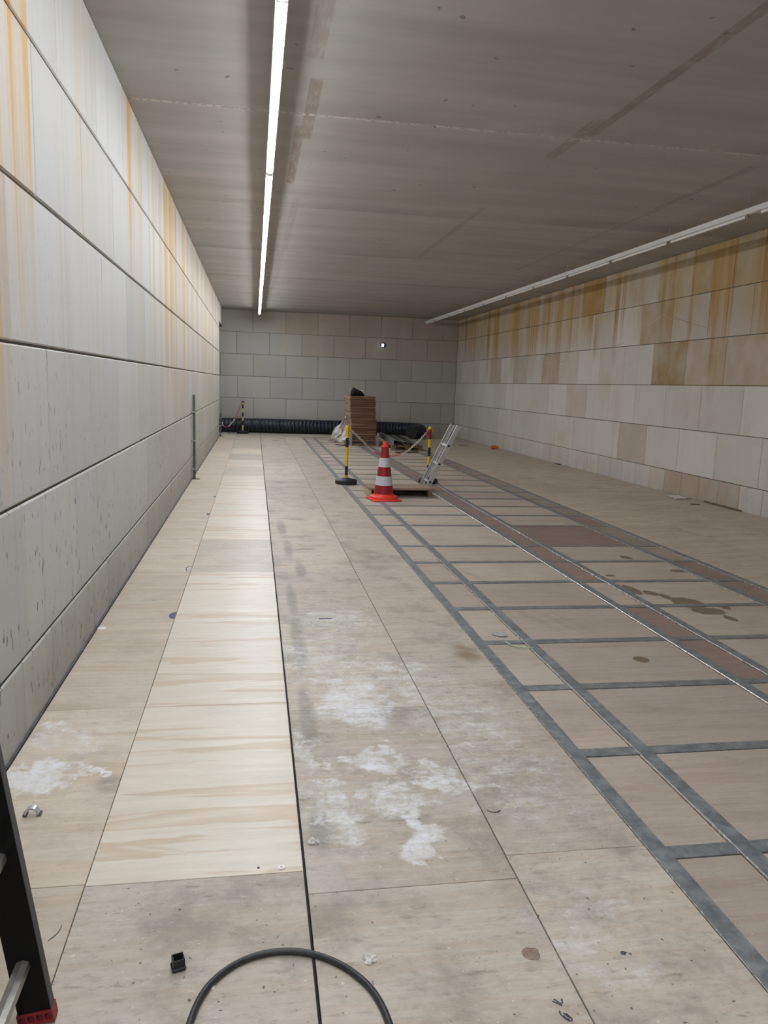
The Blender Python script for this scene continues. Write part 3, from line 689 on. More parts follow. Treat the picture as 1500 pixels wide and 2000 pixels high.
# ------------------------------------------------------------------ traffic cone
CX, CY = 1.795, 10.585
t = thing('traffic_cone', 'red and white striped traffic cone before the low wooden platform', 'traffic cone', (CX, CY, 0))
Rz = Matrix.Translation((CX, CY, 0)) @ Matrix.Rotation(math.radians(9), 4, 'Z')
m = MB(); m.box(-0.207, -0.207, 0, 0.207, 0.207, 0.018, 0, 0.010, mat=Rz)
m.lathe([(0.192, 0.018), (0.190, 0.052), (0.180, 0.062), (0.152, 0.066), (0.140, 0.085)], 40, c=(CX, CY, 0)); m.build('base', M['cone_orange'], t, True)
def cr(z): return 0.141 + (0.047 - 0.141) * (z - 0.066) / (0.735 - 0.066)
def band(z0, z1, mat, nm, o=0.002, lab=None):
    q = MB(); q.lathe([(cr(z0) + o, z0), (cr(z1) + o, z1)], 40, c=(CX, CY, 0)); b = q.build(nm, M[mat], t, True)
    if lab: tag(b, lab)
band(0.066, 0.208, 'cone_red', 'body_section', 0.0, 'dark red lowest section')
band(0.208, 0.335, 'cone_white', 'reflective_band', 0.002, 'lower white reflective band')
band(0.335, 0.462, 'cone_red', 'body_section', 0.0, 'dark red middle section')
band(0.462, 0.59, 'cone_white', 'reflective_band', 0.002, 'upper white reflective band')
band(0.59, 0.74, 'cone_red', 'body_section', 0.0, 'dark red upper section')
m = MB(); m.lathe([(cr(.735), 0.735), (0.046, 0.745), (0.043, 0.762), (0.033, 0.766), (0.034, 0.805), (0.030, 0.814), (0.016, 0.814)], 32, c=(CX, CY, 0)); m.build('tip', M['cone_orange'], t, True)

# ------------------------------------------------------------------ wooden platform
t = thing('wooden_platform', 'low open-sided wooden box platform behind the traffic cone', 'platform', (2.09, 11.06, 0))
m = MB(); m.box(1.62, 10.84, 0.098, 2.556, 11.32, 0.128, 0, 0.002); m.build('top', [M['platform_top']], t)
for a, b, lb in ((1.622, 1.665, 'pale left side board'), (2.50, 2.554, None)):
    m = MB(); m.box(a, 10.845, 0, b, 11.315, 0.0975, 0, 0.002); o = m.build('side_board', M['platform_edge'] if lb else M['wood'], t)
    if lb: tag(o, lb)
m = MB(); m.box(1.666, 11.28, 0, 2.499, 11.315, 0.0975, 0, 0.002); m.build('back_board', M['wood'], t)

# ------------------------------------------------------------------ short aluminium ladder
t = thing('ladder', 'short grey aluminium ladder leaning behind the wooden platform', 'ladder', (2.6, 11.6, 0))
u = Vector((0.415, 0, 0.872)).normalized(); w = Vector((u.z, 0, -u.x))
P0 = Vector((2.597, 0, 0.0)); L = 1.115
for y in (11.47, 11.88):
    p = P0 + Vector((0, y, 0)) + w * 0.0
    m = MB()
    prof = [(-0.036, 0), (0.036, 0), (0.036, 0.025), (-0.036, 0.025)]
    m.prism([(-0.036, 0), (0.036, 0), (0.036, 0.004), (-0.036, 0.004)], p + u * 0.02, w, (0, 1, 0), u, L - 0.02)
    for a, b in ((-0.036, -0.032), (0.032, 0.036)): m.prism([(a, 0.004 if y < 11.6 else -0.022), (b, 0.004 if y < 11.6 else -0.022), (b, 0.026 if y < 11.6 else 0.0), (a, 0.026 if y < 11.6 else 0.0)], p + u * 0.02, w, (0, 1, 0), u, L - 0.02)
    m.build('side_rail', M['alu'], t)
    m = MB(); m.prism([(-0.039, -0.004), (0.039, -0.004), (0.039, 0.030), (-0.039, 0.030)], p + u * 0.02, w, (0, 1, 0), u, 0.03)
    m.v = [(a, b, max(0.0, c)) for a, b, c in m.v]; m.build('foot', M['black'], t)
for s_ in (0.155, 0.462, 0.775):
    c = P0 + u * s_
    m = MB(); m.prism([(-0.015, -0.015), (0.015, -0.015), (0.015, 0.015), (-0.015, 0.015)], c + Vector((0, 11.474, 0)), w, u, (0, 1, 0), 0.408); r_ = m.build('rung', M['alu'], t)
    m = MB(); m.prism([(-0.016, -0.016), (0.016, -0.016), (0.016, 0.016), (-0.016, 0.016)], c + Vector((0, 11.466, 0)), w, u, (0, 1, 0), 0.005); m.build('end_plug', M['post_black'], r_)

# ------------------------------------------------------------------ barrier posts
def post(x, y, label, bands, br, rad=0.025, ring=True, cap='yellow', n8=8):
    t = thing('barrier_post', label, 'barrier post', (x, y, 0), 'striped barrier posts')
    m = MB(); m.lathe([(br * 0.96, 0), (br, 0.012), (br, 0.058), (br * 0.95, 0.068), (br * 0.35, 0.092), (0.045, 0.098)], n8 * 2, c=(x, y, 0)); m.build('base', M['black'], t, True)
    for z0, z1, mat in bands:
        m = MB(); m.lathe([(rad, z0), (rad, z1)], 20, c=(x, y, 0)); o = m.build('tube_section', M[mat], t, True); tag(o, {'yellow': 'yellow section', 'post_black': 'black section', 'pale_yellow': 'faded yellow section', 'maroon': 'dark red-black section'}[mat])
    zt = bands[-1][1]
    m = MB(); m.lathe([(rad + .003, zt), (rad + .004, zt + 0.02), (rad + .004, zt + 0.035), (rad, zt + 0.045), (rad * .6, zt + 0.05)], 20, c=(x, y, 0)); m.build('cap', M[cap], t, True)
    if ring:
        for s_ in (-1, 1):
            m = MB(); m.tube([(x + s_ * (rad + 0.014) + 0.013 * math.cos(a), y, zt - 0.015 + 0.016 * math.sin(a)) for a in [2 * PI * k / 14 for k in range(14)]], 0.004, 6, closed=True); m.build('chain_eye', M[cap], t, True)
    return t
post(1.462, 12.26, 'yellow and black chain post left of the traffic cone', [(0.09, 0.14, 'yellow'), (0.14, 0.285, 'post_black'), (0.285, 0.59, 'yellow'), (0.59, 0.735, 'post_black'), (0.735, 0.885, 'yellow')], 0.178)
post(2.868, 12.52, 'yellow and black chain post behind the short aluminium ladder', [(0.09, 0.18, 'yellow'), (0.18, 0.30, 'post_black'), (0.30, 0.445, 'yellow'), (0.445, 0.59, 'post_black'), (0.59, 0.728, 'yellow'), (0.728, 0.887, 'maroon')], 0.165)
post(-0.345, 24.0 - 0.12, 'slim black and faded yellow post before the duct, far left corner', [(0.09, 0.255, 'pale_yellow'), (0.255, 0.385, 'post_black'), (0.385, 0.51, 'pale_yellow'), (0.51, 0.635, 'post_black'), (0.635, 0.755, 'pale_yellow'), (0.755, 0.87, 'post_black'), (0.87, 0.93, 'pale_yellow')], 0.175, 0.024, True, 'post_black')

# chains of moulded links
def link_mesh(mb, c, d, k, ln=0.046, wd=0.026, r=0.0036):
    d = d.normalized(); s = Vector((0, 1, 0)) if abs(d.y) < .8 else Vector((1, 0, 0)); a = d.cross(s).normalized(); b = d.cross(a)
    q = a if k % 2 else b; pts = []
    for i in range(12):
        an = 2 * PI * i / 12; sx = (ln / 2 - wd / 2) * (1 if math.cos(an) > 0 else -1)
        pts.append(c + d * (sx + wd / 2 * math.cos(an)) + q * (wd / 2 * math.sin(an)))
    mb.tube(pts, r, 5, closed=True)
def chain(label, pts, segs, loc):
    """pts: sampled curve; segs: list of (fraction end, colour)"""
    t = thing('chain', label, 'chain', loc)
    P = [Vector(p) for p in pts]; cum = [0]
    for a, b in zip(P, P[1:]): cum.append(cum[-1] + (b - a).length)
    tot = cum[-1]; n = int(tot / 0.036); cur = 0; mbs = MB(); last = segs[0]
    for k in range(n):
        s = (k + .5) / n * tot; i = max(j for j in range(len(cum)) if cum[j] <= s); i = min(i, len(P) - 2)
        f = (s - cum[i]) / (cum[i + 1] - cum[i]); c = P[i].lerp(P[i + 1], f)
        while s / tot > segs[cur][0] and cur < len(segs) - 1:
            tag(mbs.build(segs[cur][1] + '_links', M[{'white': 'white_plastic', 'red': 'red'}[segs[cur][1]]], t, True)); mbs = MB(); cur += 1
        link_mesh(mbs, c, P[i + 1] - P[i], k)
    mbs.build(segs[cur][1] + '_links', M[{'white': 'white_plastic', 'red': 'red'}[segs[cur][1]]], t, True)
    return t
def smooth_curve(ctrl, n=60):
    C = [Vector(p) for p in ctrl]; C = [C[0] * 2 - C[1]] + C + [C[-1] * 2 - C[-2]]; out = []
    for i in range(1, len(C) - 2):
        for k in range(n // (len(C) - 3)):
            f = k / (n // (len(C) - 3)); a, b, c, d = C[i - 1], C[i], C[i + 1], C[i + 2]
            out.append(0.5 * ((2 * b) + (c - a) * f + (2 * a - 5 * b + 4 * c - d) * f * f + (3 * b - a - 3 * c + d) * f ** 3))
    out.append(C[-2]); return out
cp = [(1.516, 12.26, 0.868), (1.715, 12.34, 0.689), (1.877, 12.42, 0.545), (2.054, 12.48, 0.457), (2.225, 12.48, 0.440), (2.437, 12.49, 0.492), (2.645, 12.5, 0.658), (2.80, 12.515, 0.83)]
chain('red and white plastic chain slung between two posts behind the cone', smooth_curve(cp, 70), [(0.37, 'white'), (0.66, 'red'), (1.0, 'white')], (2.2, 12.48, 0.44))
# loose red tail of the chain knotted round the right post
m = MB(); rr = random.Random(5)
for k in range(16):
    an = rr.uniform(2.4, 4.6); c = Vector((2.868 + 0.036 * math.cos(an), 12.52 + 0.036 * math.sin(an), 0.755 + 0.008 * k)); link_mesh(m, c, Vector((rr.uniform(-1, 1), rr.uniform(-1, 1), rr.uniform(-1, 1))), k)
tag(m.build('chain', M['red']), 'bunched red chain tail tied round the post behind the ladder', 'chain')
cp = [(-0.385, 23.87, 0.915), (-0.50, 23.5, 0.62), (-0.60, 23.3, 0.42), (-0.72, 23.1, 0.275), (-0.80, 22.95, 0.235), (-0.88, 22.72, 0.29), (-0.90, 22.47, 0.40)]
chain('red and white chain hanging from left wall to the far slim post', smooth_curve(cp, 60), [(0.40, 'red'), (0.66, 'white'), (0.82, 'red'), (1.0, 'white')], (-0.7, 23.1, 0.235))

# ------------------------------------------------------------------ steel uprights against the left wall
def upright(y, h, lean, label):
    t = thing('steel_upright', label, 'steel post', (XL + 0.04, y, 0))
    m = MB(); mt = Matrix.Translation((XL + 0.045, y, 0)) @ Matrix.Rotation(lean, 4, 'X'); m.box(-0.02, -0.02, 0.006, 0.02, 0.02, h, 0, 0.003, mat=mt); m.build('tube', M['steel_dark'], t)
    m = MB(); m.box(XL + 0.012, y - 0.05, 0, XL + 0.13, y + 0.05, 0.006); m.build('foot_plate', M['steel_dark'], t)
    for f in (0.12, 0.46, 0.80):
        z = h * f; yy = y - math.sin(lean) * z
        m = MB(); m.box(XL + 0.001, yy - 0.05, z - 0.012, XL + 0.07, yy + 0.05, z + 0.012, 0, 0.003); m.build('wall_clamp', M['zinc'], t)
upright(12.62, 1.335, math.radians(0), 'tall dark steel tube standing against the left wall')
upright(22.42, 0.66, 0, 'short dark steel tube at the far end of left wall')

# metal grate plate by the far post
t = thing('metal_plate', 'grey slotted metal plate on the floor before the duct', 'plate', (-0.6, 23.7, 0))
m = MB(); m.box(-0.80, 23.40, 0.0, -0.53, 23.45, 0.03); m.box(-0.80, 23.85, 0, -0.53, 23.9, 0.03); m.box(-0.80, 23.45, 0, -0.77, 23.85, 0.03); m.box(-0.56, 23.45, 0, -0.53, 23.85, 0.03); m.build('frame', M['zinc'], t)
m = MB(); m.box(-0.77, 23.45, 0.002, -0.56, 23.85, 0.014); m.build('tray', M['steel_dark'], t)

# ------------------------------------------------------------------ flexible duct
ctrl = [(-1.9, 24.33, 0.24), (-0.9, 24.36, 0.232), (0.5, 24.39, 0.235), (2.3, 24.39, 0.234), (3.7, 24.40, 0.234), (4.45, 24.36, 0.232), (4.95, 24.12, 0.230), (5.09, 23.70, 0.226), (4.97, 23.28, 0.220), (4.72, 22.98, 0.212), (4.60, 22.86, 0.208)]
C = smooth_curve(ctrl, 240); cum = [0]
for a, b in zip(C, C[1:]): cum.append(cum[-1] + (b - a).length)
def at(s):
    i = max(j for j in range(len(cum)) if cum[j] <= s); i = min(i, len(C) - 2); f = (s - cum[i]) / (cum[i + 1] - cum[i]); return C[i].lerp(C[i + 1], f)
t = thing('flexible_duct', 'long dark navy ribbed ventilation duct lying along the back wall', 'air duct', (2.0, 24.3, 0))
pitch = 0.115; n = int(cum[-1] / pitch); pts = []; rs = []; ribs = []
R0 = 0.205
for k in range(n * 4 + 1):
    s = min(k / 4 * pitch, cum[-1] - 1e-4); pts.append(at(s)); ph = k % 4
    base = R0 - 0.028 * max(0, (s - cum[-1] + 2.2) / 2.2)
    rs.append(base + (0.012, 0.003, 0.0, 0.003)[ph] + random.uniform(-.003, .003))
    if ph == 0: ribs.append((pts[-1], s, rs[-1]))
m = MB(); m.tube(pts, rs, 28, caps=False)
pts2 = pts[::-1]; 
m.build('fabric', M['duct'], t, True, fix=False)
m = MB(); m.tube(pts[-30:], [r - 0.012 for r in rs[-30:]], 28, caps=True); m.build('dark_plug', M['black'], t, True)  # closed black plug paints the dark inside of the open duct end
for p, s, r in ribs[:100]:
    d = (at(min(s + .03, cum[-1] - 1e-3)) - at(max(s - .03, 0))).normalized(); a = Vector((0, 0, 1)); a = (a - d * a.dot(d)).normalized(); b = d.cross(a)
    m = MB(); m.tube([p + (a * math.cos(2 * PI * k / 28) + b * math.sin(2 * PI * k / 28)) * (r + 0.001) for k in range(28)], 0.0055, 5, closed=True); m.build('rib', M['duct_rib'], t, True)

# ------------------------------------------------------------------ stack of boards on a steel stand
SX0, SX1, SY0, SY1 = 2.50, 3.17, 20.25, 21.62
t = thing('stack_stand', 'low steel and timber stand with two upright posts under the stacked boards', 'stand', (2.85, 20.9, 0))
for y in (20.20, 21.66):
    m = MB(); m.box(2.46, y - 0.07, 0.0, 3.30, y + 0.07, 0.045, 0, 0.004); m.build('bearer', M['wood'], t)
    for x in (2.497, 3.205):
        yy = 20.105 if y < 21 else 21.755
        m = MB(); m.box(x - 0.027, yy - 0.02, 0.0, x + 0.027, yy + 0.02, 0.345, 0, 0.004); m.build('upright_post', M['zinc'], t)
m = MB(); m.box(2.52, 20.28, 0.0455, 3.15, 21.60, 0.085, 0, 0.004); m.build('deck', M['steel_dark'], t)
nb = 42; z = 0.086; th = (1.283 - z) / nb; rg = random.Random(11)
for k in range(nb):
    f = k / nb
    gx = -0.005 if f < 0.12 else (0.008 if f < 0.32 else (0.014 if f < 0.5 else (-0.012 if f < 0.66 else (-0.03 if f < 0.7 else -0.022 - 0.05 * (f - .7)))))
    x0 = SX0 + gx + rg.uniform(-.006, .006); y0 = SY0 + rg.uniform(-.02, .02); r_ = rg.uniform(-.006, .006)
    m = MB(); mt = Matrix.Translation((x0 + .335, y0 + .685, 0)) @ Matrix.Rotation(r_, 4, 'Z')
    m.box(-.335, -.685, z + .0012, .335, .685, z + th, 0, 0.0015, mat=mt)
    m.m = [1 if abs((Vector(m.v[f[1]]) - Vector(m.v[f[0]])).cross(Vector(m.v[f[2]]) - Vector(m.v[f[1]])).normalized().x) > 0.8 else 0 for f in m.f]  # sideways faces take the lit-toned colour, all others the shaded one
    if k == nb - 1: lb = 'topmost brown board of the tall stack, under the black cloth bundle'
    elif k == 0: lb = 'lowest brown board of the tall stack, on the steel stand'
    else: lb = 'brown plywood board inside the tall stack, between its top and bottom boards'
    tag(m.build('plywood_board', [M['board_edge'], M['board_side_lit']]), lb, 'board', 'boards of the tall stack'); z += th

# black bundle on the stack
def lump(name, mat, c, prof, seed, parent=None, nu=28, amp=0.02):
    """closed soft form: prof(u) gives (x, half-depth, height) along its length"""
    rg = random.Random(seed); m = MB(); N = len(prof); K = 14; vs = []
    for x, hd, h in prof:
        for k in range(K):
            a = PI * 2 * k / K; yy = hd * math.cos(a); zz = h * (0.5 + 0.5 * math.sin(a))
            vs.append((c[0] + x + rg.uniform(-amp, amp) * .5, c[1] + yy + rg.uniform(-amp, amp), max(c[2], c[2] + zz + rg.uniform(-amp, amp) * .6)))
    fs = [(i * K + k, i * K + (k + 1) % K, i * K + K + (k + 1) % K, i * K + K + k) for i in range(N - 1) for k in range(K)]
    fs += [tuple(range(K - 1, -1, -1)), tuple((N - 1) * K + k for k in range(K))]
    m.add(vs, fs); o = m.build(name, mat, parent, True)
    s = o.modifiers.new('s', 'SUBSURF'); s.levels = 1; s.render_levels = 2
    return o
zt = 1.2835
t = thing('cloth_bundle', 'crumpled black cloth bundle on top of the stack of boards', 'cloth bundle', (2.68, 20.6, zt))
lump('cloth', M['black_cloth'], (2.515, 20.6, zt), [(0.0, .08, .06), (0.02, .12, .16), (0.06, .15, .225), (0.10, .15, .215), (0.14, .15, .18), (0.19, .15, .165), (0.24, .14, .15), (0.29, .13, .125), (0.345, .11, .075), (0.365, .05, .04)], 3, t, amp=0.012)
m = MB(); m.box(2.775, 20.455, zt + .125, 2.82, 20.475, zt + .16, 0, 0.006, mat=None); tag(m.build('tag', M['white_plastic'], t), 'small white patch')

# crumpled white film and sacks left of the stack
def film():
    rg = random.Random(8); m = MB(); NX, NZ = 16, 22
    for side in (0,):
        vs = []
        for j in range(NZ + 1):
            v = j / NZ
            for i in range(NX + 1):
                u_ = i / NX
                edge = 0.12 * math.sin(9 * v + 1.0) + 0.06 * math.sin(23 * v)
                x = 2.45 - (0.10 + 0.27 * (1 - v) ** 0.7 + edge * 0.7 * (1 - 0.3 * v)) * u_
                y = 20.98 - 0.10 * math.sin(u_ * 7 + v * 5) - 0.06 * math.sin(v * 17 + u_ * 11) - 0.10 * (1 - v) + 0.15 * u_
                z_ = 0.02 + 0.72 * v * (1 - 0.42 * u_ ** 1.6) + 0.03 * math.sin(u_ * 13 + v * 9)
                vs.append((x + rg.uniform(-.012, .012), y + rg.uniform(-.015, .015), max(0.012, z_ + rg.uniform(-.01, .01))))
        k = NX + 1
        m.add(vs, [(j * k + i, j * k + i + 1, (j + 1) * k + i + 1, (j + 1) * k + i) for j in range(NZ) for i in range(NX)])
    o = m.build('plastic_film', M['film'], None, True, fix=False)
    s = o.modifiers.new('t', 'SOLIDIFY'); s.thickness = 0.006
    s = o.modifiers.new('s', 'SUBSURF'); s.levels = 1; s.render_levels = 2
    return tag(o, 'crumpled white plastic film bunched at the left side of the board stack', 'plastic film')
film()
o = lump('sack', simple('pale grey sack', (0.42, 0.41, 0.38), 0.6, 0, 0.2), (2.11, 21.58, 0.0), [(0.0, .08, .10), (0.06, .20, .30), (0.14, .26, .42), (0.22, .26, .46), (0.28, .20, .38), (0.30, .1, .2)], 12, None, amp=0.02)
tag(o, 'pale grey sack behind the white film beside the board stack', 'sack')
m = MB(); m.lathe([(0.02, 0), (0.05, 0.003), (0.055, 0.07), (0.05, 0.125), (0.02, 0.13)], 18, c=(2.315, 20.24, 0.0)); tag(m.build('tape_roll', M['platform_edge'], None, True), 'small beige roll on the floor at the stack\'s front left corner', 'roll')
m = MB(); m.tube(smooth_curve([(2.10, 20.15, .012), (2.19, 20.06, .012), (2.27, 20.02, .012), (2.34, 20.05, .012), (2.29, 19.99, .012), (2.20, 20.00, .012)], 40), 0.012, 8); tag(m.build('cable', M['cable'], None, True), 'short dark cable on the floor in front of the white film', 'cable')

# pallet with steel profiles right of the stack
t = thing('pallet', 'brown timber pallet under the steel channels, right of the stack', 'pallet', (3.75, 19.6, 0))
for y in (18.95, 19.6, 20.25):
    for x in (3.42, 3.78, 4.10):
        m = MB(); m.box(x - .05, y - .05, 0, x + .05, y + .05, 0.078, 0, 0.003); m.build('block', M['wood'], t)
    m = MB(); m.box(3.36, y - .05, 0.0785, 4.16, y + .05, 0.098, 0, 0.003); m.build('stringer', M['wood'], t)
for x in (3.42, 3.60, 3.78, 3.95, 4.11):
    m = MB(); m.box(x - .045, 18.88, 0.0985, x + .045, 20.32, 0.118, 0, 0.003); m.build('deck_board', M['wood'], t)
def channel(x, y0, x1, y1, z0, label, w_=0.08, h=0.10, mat='zinc'):
    a, b = Vector((x, y0, z0)), Vector((x1, y1, z0)); d = (b - a); ln = d.length; d.normalize(); s_ = Vector((d.y, -d.x, 0))
    m = MB(); k = .006
    m.prism([(-w_ / 2, 0), (w_ / 2, 0), (w_ / 2, k), (-w_ / 2 + k, k), (-w_ / 2 + k, h - k), (w_ / 2, h - k), (w_ / 2, h), (-w_ / 2, h)], a, s_, (0, 0, 1), d, ln)
    tag(m.build('steel_channel', M[mat]), label, 'steel channel', 'steel channels on the pallet')
channel(3.46, 18.93, 3.58, 21.9, 0.119, 'grey steel channel nearest the stack on the pallet, its open end facing us', 0.09, 0.13, 'steel')
channel(3.60, 19.1, 3.74, 21.6, 0.119, 'dark steel channel second from the stack on the pallet', 0.09, 0.09, 'steel_dark')
channel(3.74, 19.2, 3.92, 21.9, 0.119, 'pale thin steel channel in the middle of the pallet', 0.07, 0.07, 'steel')
channel(3.87, 19.1, 4.05, 21.8, 0.119, 'dark steel channel second from the right on the pallet', 0.08, 0.06, 'steel_dark')
channel(4.02, 19.0, 4.18, 21.9, 0.119, 'grey steel channel on the right edge of the pallet', 0.07, 0.06, 'steel')
m = MB(); m.box(3.28, 18.15, 0.0, 3.95, 18.25, 0.035, 0, 0.004, mat=Matrix.Translation((3.6, 18.2, 0)) @ Matrix.Rotation(0.5, 4, 'Z') @ Matrix.Translation((-3.6, -18.2, 0)))
tag(m.build('timber_batten', M['wood']), 'dark timber batten on the floor in front of the pallet', 'batten')

# ------------------------------------------------------------------ things lying about
# orange bottle-like item
t = thing('plastic_bottle', 'small orange plastic bottle lying by the foot of the right wall', 'bottle', (6.2, 19.5, 0))
zb = zr(6.2, 19.5) + 0.055
m = MB(); mt = Matrix.Translation((6.12, 19.5, zb)) @ Matrix.Rotation(PI / 2, 4, 'Y') @ Matrix.Rotation(0.3, 4, 'X'); m.lathe([(0.02, 0), (0.05, 0.008), (0.052, 0.06), (0.052, 0.12), (0.03, 0.15)], 20, mat=mt); m.build('body', M['orange'], t, True)
m = MB(); m.lathe([(0.028, 0.15), (0.028, 0.20), (0.02, 0.205)], 16, mat=mt); m.build('cap', M['orange'], t, True)
# white paper
rg = random.Random(4); m = MB(); z0 = zr(6.25, 10.75) + .002; NX, NY = 8, 6; vs = []
for j in range(NY + 1):
    for i in range(NX + 1):
        vs.append((6.13 + 0.26 * i / NX + 0.02 * j / NY, 10.40 + 0.36 * j / NY, zr(6.2, 10.7) + 0.004 + 0.012 * abs(math.sin(i * 1.7 + j)) + rg.uniform(0, .006)))
m.add(vs, [(j * (NX + 1) + i, j * (NX + 1) + i + 1, (j + 1) * (NX + 1) + i + 1, (j + 1) * (NX + 1) + i) for j in range(NY) for i in range(NX)])
o = m.build('paper_sheet', M['paper'], None, True, fix=False); s = o.modifiers.new('t', 'SOLIDIFY'); s.thickness = 0.001
tag(o, 'crumpled white paper on the floor near the right wall', 'paper')
def bit(name, mat, x0, y0, x1, y1, h, label, cat, rot_=0.0):
    z0 = zr((x0 + x1) / 2, (y0 + y1) / 2) + .0005; cx, cy = (x0 + x1) / 2, (y0 + y1) / 2
    m = MB(); m.box(x0, y0, z0, x1, y1, z0 + h, 0, h * .3, mat=Matrix.Translation((cx, cy, 0)) @ Matrix.Rotation(rot_, 4, 'Z') @ Matrix.Translation((-cx, -cy, 0))); return tag(m.build(name, M[mat]), label, cat)
bit('rubber_strip', 'black', 6.33, 15.42, 6.42 - 0.02, 15.62, 0.015, 'short black strip on the floor at the foot of the right wall', 'strip')
bit('offcut_or_gap', 'wood', 6.39, 9.25, 6.425, 10.1, 0.02, 'dark strip drawn for the black gap along the foot of the right wall', 'offcut')  # added strip, stands in for the dark gap under the wall
bit('offcut_or_gap', 'wood', 6.13, 9.85, 6.17, 9.98, 0.008, 'short dark chip on the floor near the right wall, past the paper', 'offcut', 1.2)
bit('offcut_or_gap', 'steel_dark', 5.55, 20.65, 5.83, 20.72, 0.01, 'thin dark stick on the floor left of the orange bottle', 'offcut')
# black square end cap
t = thing('tube_cap', 'black square plastic tube cap standing left of the cable loop', 'tube cap', (-0.195, 1.925, 0))
mt = Matrix.Translation((-0.195, 1.928, 0)) @ Matrix.Rotation(0.28, 4, 'Z')
m = MB(); m.box(-.0185, -.0185, 0, .0185, .0185, .011, 0, .003, mat=mt); m.build('flange', M['black'], t)
m = MB(); a, b, h = .0155, .0125, .034
for x0, y0, x1, y1 in ((-a, -a, a, -b), (-a, b, a, a), (-a, -b, -b, b), (b, -b, a, b)): m.box(x0, y0, .0112, x1, y1, h, 0, 0.0008, mat=mt)
m.build('sleeve', M['black'], t)
# small zinc clip
t = thing('pipe_clip', 'small grey metal pipe clip on the beige sheet by the black ladder', 'pipe clip', (-0.785, 2.745, 0))
m = MB()
for k in range(12):
    a0, a1 = PI * k / 12 - 0.02, PI * (k + 1) / 12 + 0.02
    q = [(ra * math.cos(a), 0.010 + ra * math.sin(a)) for ra, a in ((0.019, a0), (0.025, a0), (0.025, a1), (0.019, a1))]
    m.prism(q, (-0.785, 2.735, 0), (1, 0, 0), (0, 0, 1), (0, 1, 0), 0.026)
m.build('band', M['alu'], t)
m = MB()
for s_ in (-1, 1): m.box(-0.785 + s_ * .024 - .007, 2.738, 0, -0.785 + s_ * .024 + .007, 2.766, .011, 0, .002)
m.build('lug', M['steel_dark'], t)
# lumps of mortar and chips
def crumb(name, mat, x, y, r, h, label, cat, seed, flat=1.0, n=12):
    rg = random.Random(seed); m = MB(); rows = 4; vs = []
    for j in range(rows):
        f = j / (rows - 1)
        for k in range(n):
            a = 2 * PI * k / n; q = r * (1 - 0.75 * f ** 2) * rg.uniform(.72, 1.15); vs.append((x + q * math.cos(a), y + q * flat * math.sin(a), 0.0004 + h * f * rg.uniform(.8, 1.05) if j else 0.0004))
    fs = [(j * n + k, j * n + (k + 1) % n, j * n + n + (k + 1) % n, j * n + n + k) for j in range(rows - 1) for k in range(n)] + [tuple(range(n - 1, -1, -1)), tuple((rows - 1) * n + k for k in range(n))]
    m.add(vs, fs); return tag(m.build(name, M[mat], None, False), label, cat)
crumb('mortar_lump', 'mortar_crumb', 0.325, 1.895, 0.022, 0.012, 'crumbly grey-white mortar lump right of the cable loop', 'mortar lump', 1, 1.1, 16)
crumb('mortar_lump', 'mortar_crumb', 0.212, 2.47, 0.022, 0.018, 'grey-white mortar lump beside the black floor gap, below the powder streak', 'mortar lump', 2, 0.9, 16)
crumb('stone_chip', 'chalk', -0.101, 1.845, 0.0085, 0.006, 'small white stone chip inside the cable loop', 'chip', 3, 1.1, 8)
crumb('bark_flake', 'brown_flake', 0.787, 1.86, 0.027, 0.003, 'flat brown flake on the dirty sheet at lower right', 'flake', 4, 1.0, 14)
crumb('stone_chip', 'steel_dark', 1.05, 1.83, 0.009, 0.004, 'tiny dark grey chip on the sheet beside the steel rail', 'chip', 5, 1.0, 5)
crumb('stone_chip', 'chalk', -0.95, 4.94, 0.03, 0.006, 'white flake on beige sheet at the foot of the left wall', 'chip', 6, 1.0, 8)
# white washer
m = MB(); N = 24; vs = [(0.097 + r * math.cos(2 * PI * k / N), 2.338 + r * math.sin(2 * PI * k / N), z) for z in (0.0006, 0.003) for r in (0.0045, 0.0115) for k in range(N)]; fs = []
for k in range(N):
    j = (k + 1) % N; fs += [(k, j, N + j, N + k), (2 * N + k, 3 * N + k, 3 * N + j, 2 * N + j), (k, 2 * N + k, 2 * N + j, j), (N + k, N + j, 3 * N + j, 3 * N + k)]
m.add(vs, fs); tag(m.build('washer', M['chalk']), 'small white washer at the lower edge of the clean sheet', 'washer')
crumb('stone_chip', 'black', 0.022, 2.345, 0.005, 0.004, 'tiny dark crumb left of the white washer', 'chip', 9, 1.0, 7)
m = MB(); m.tube(smooth_curve([(-0.543, 2.135, .002), (-0.545, 2.112, .002), (-0.553, 2.094, .002), (-0.566, 2.075, .002)], 24), 0.0013, 6); tag(m.build('wire_piece', M['steel_dark'], None, True), 'short bent thin wire on the sheet right of the black ladder', 'wire')
m = MB(); m.tube(smooth_curve([(0.880, 2.60, .003), (0.897, 2.585, .003), (0.915, 2.585, .003), (0.93, 2.595, .003)], 20), 0.002, 6); tag(m.build('wire_piece', M['steel_dark'], None, True), 'short bent wire lying across the seam between two worn sheets', 'wire')
m = MB(); m.tube(smooth_curve([(1.575, 4.50, .004), (1.60, 4.42, .004), (1.65, 4.385, .004), (1.72, 4.375, .004)], 30), 0.004, 8); tag(m.build('cable_tie', M['green'], None, True), 'curved pale green plastic strip across the second steel rail', 'strip')
M['filler'] = simple('grey-green filler', (0.36, 0.39, 0.37), 0.8, 0, 0.2)
crumb('filler_patch', 'filler', 1.59, 4.66, 0.055, 0.001, 'flat grey-green smear of filler on a brown panel beside the green strip', 'filler patch', 21, 0.9, 16)

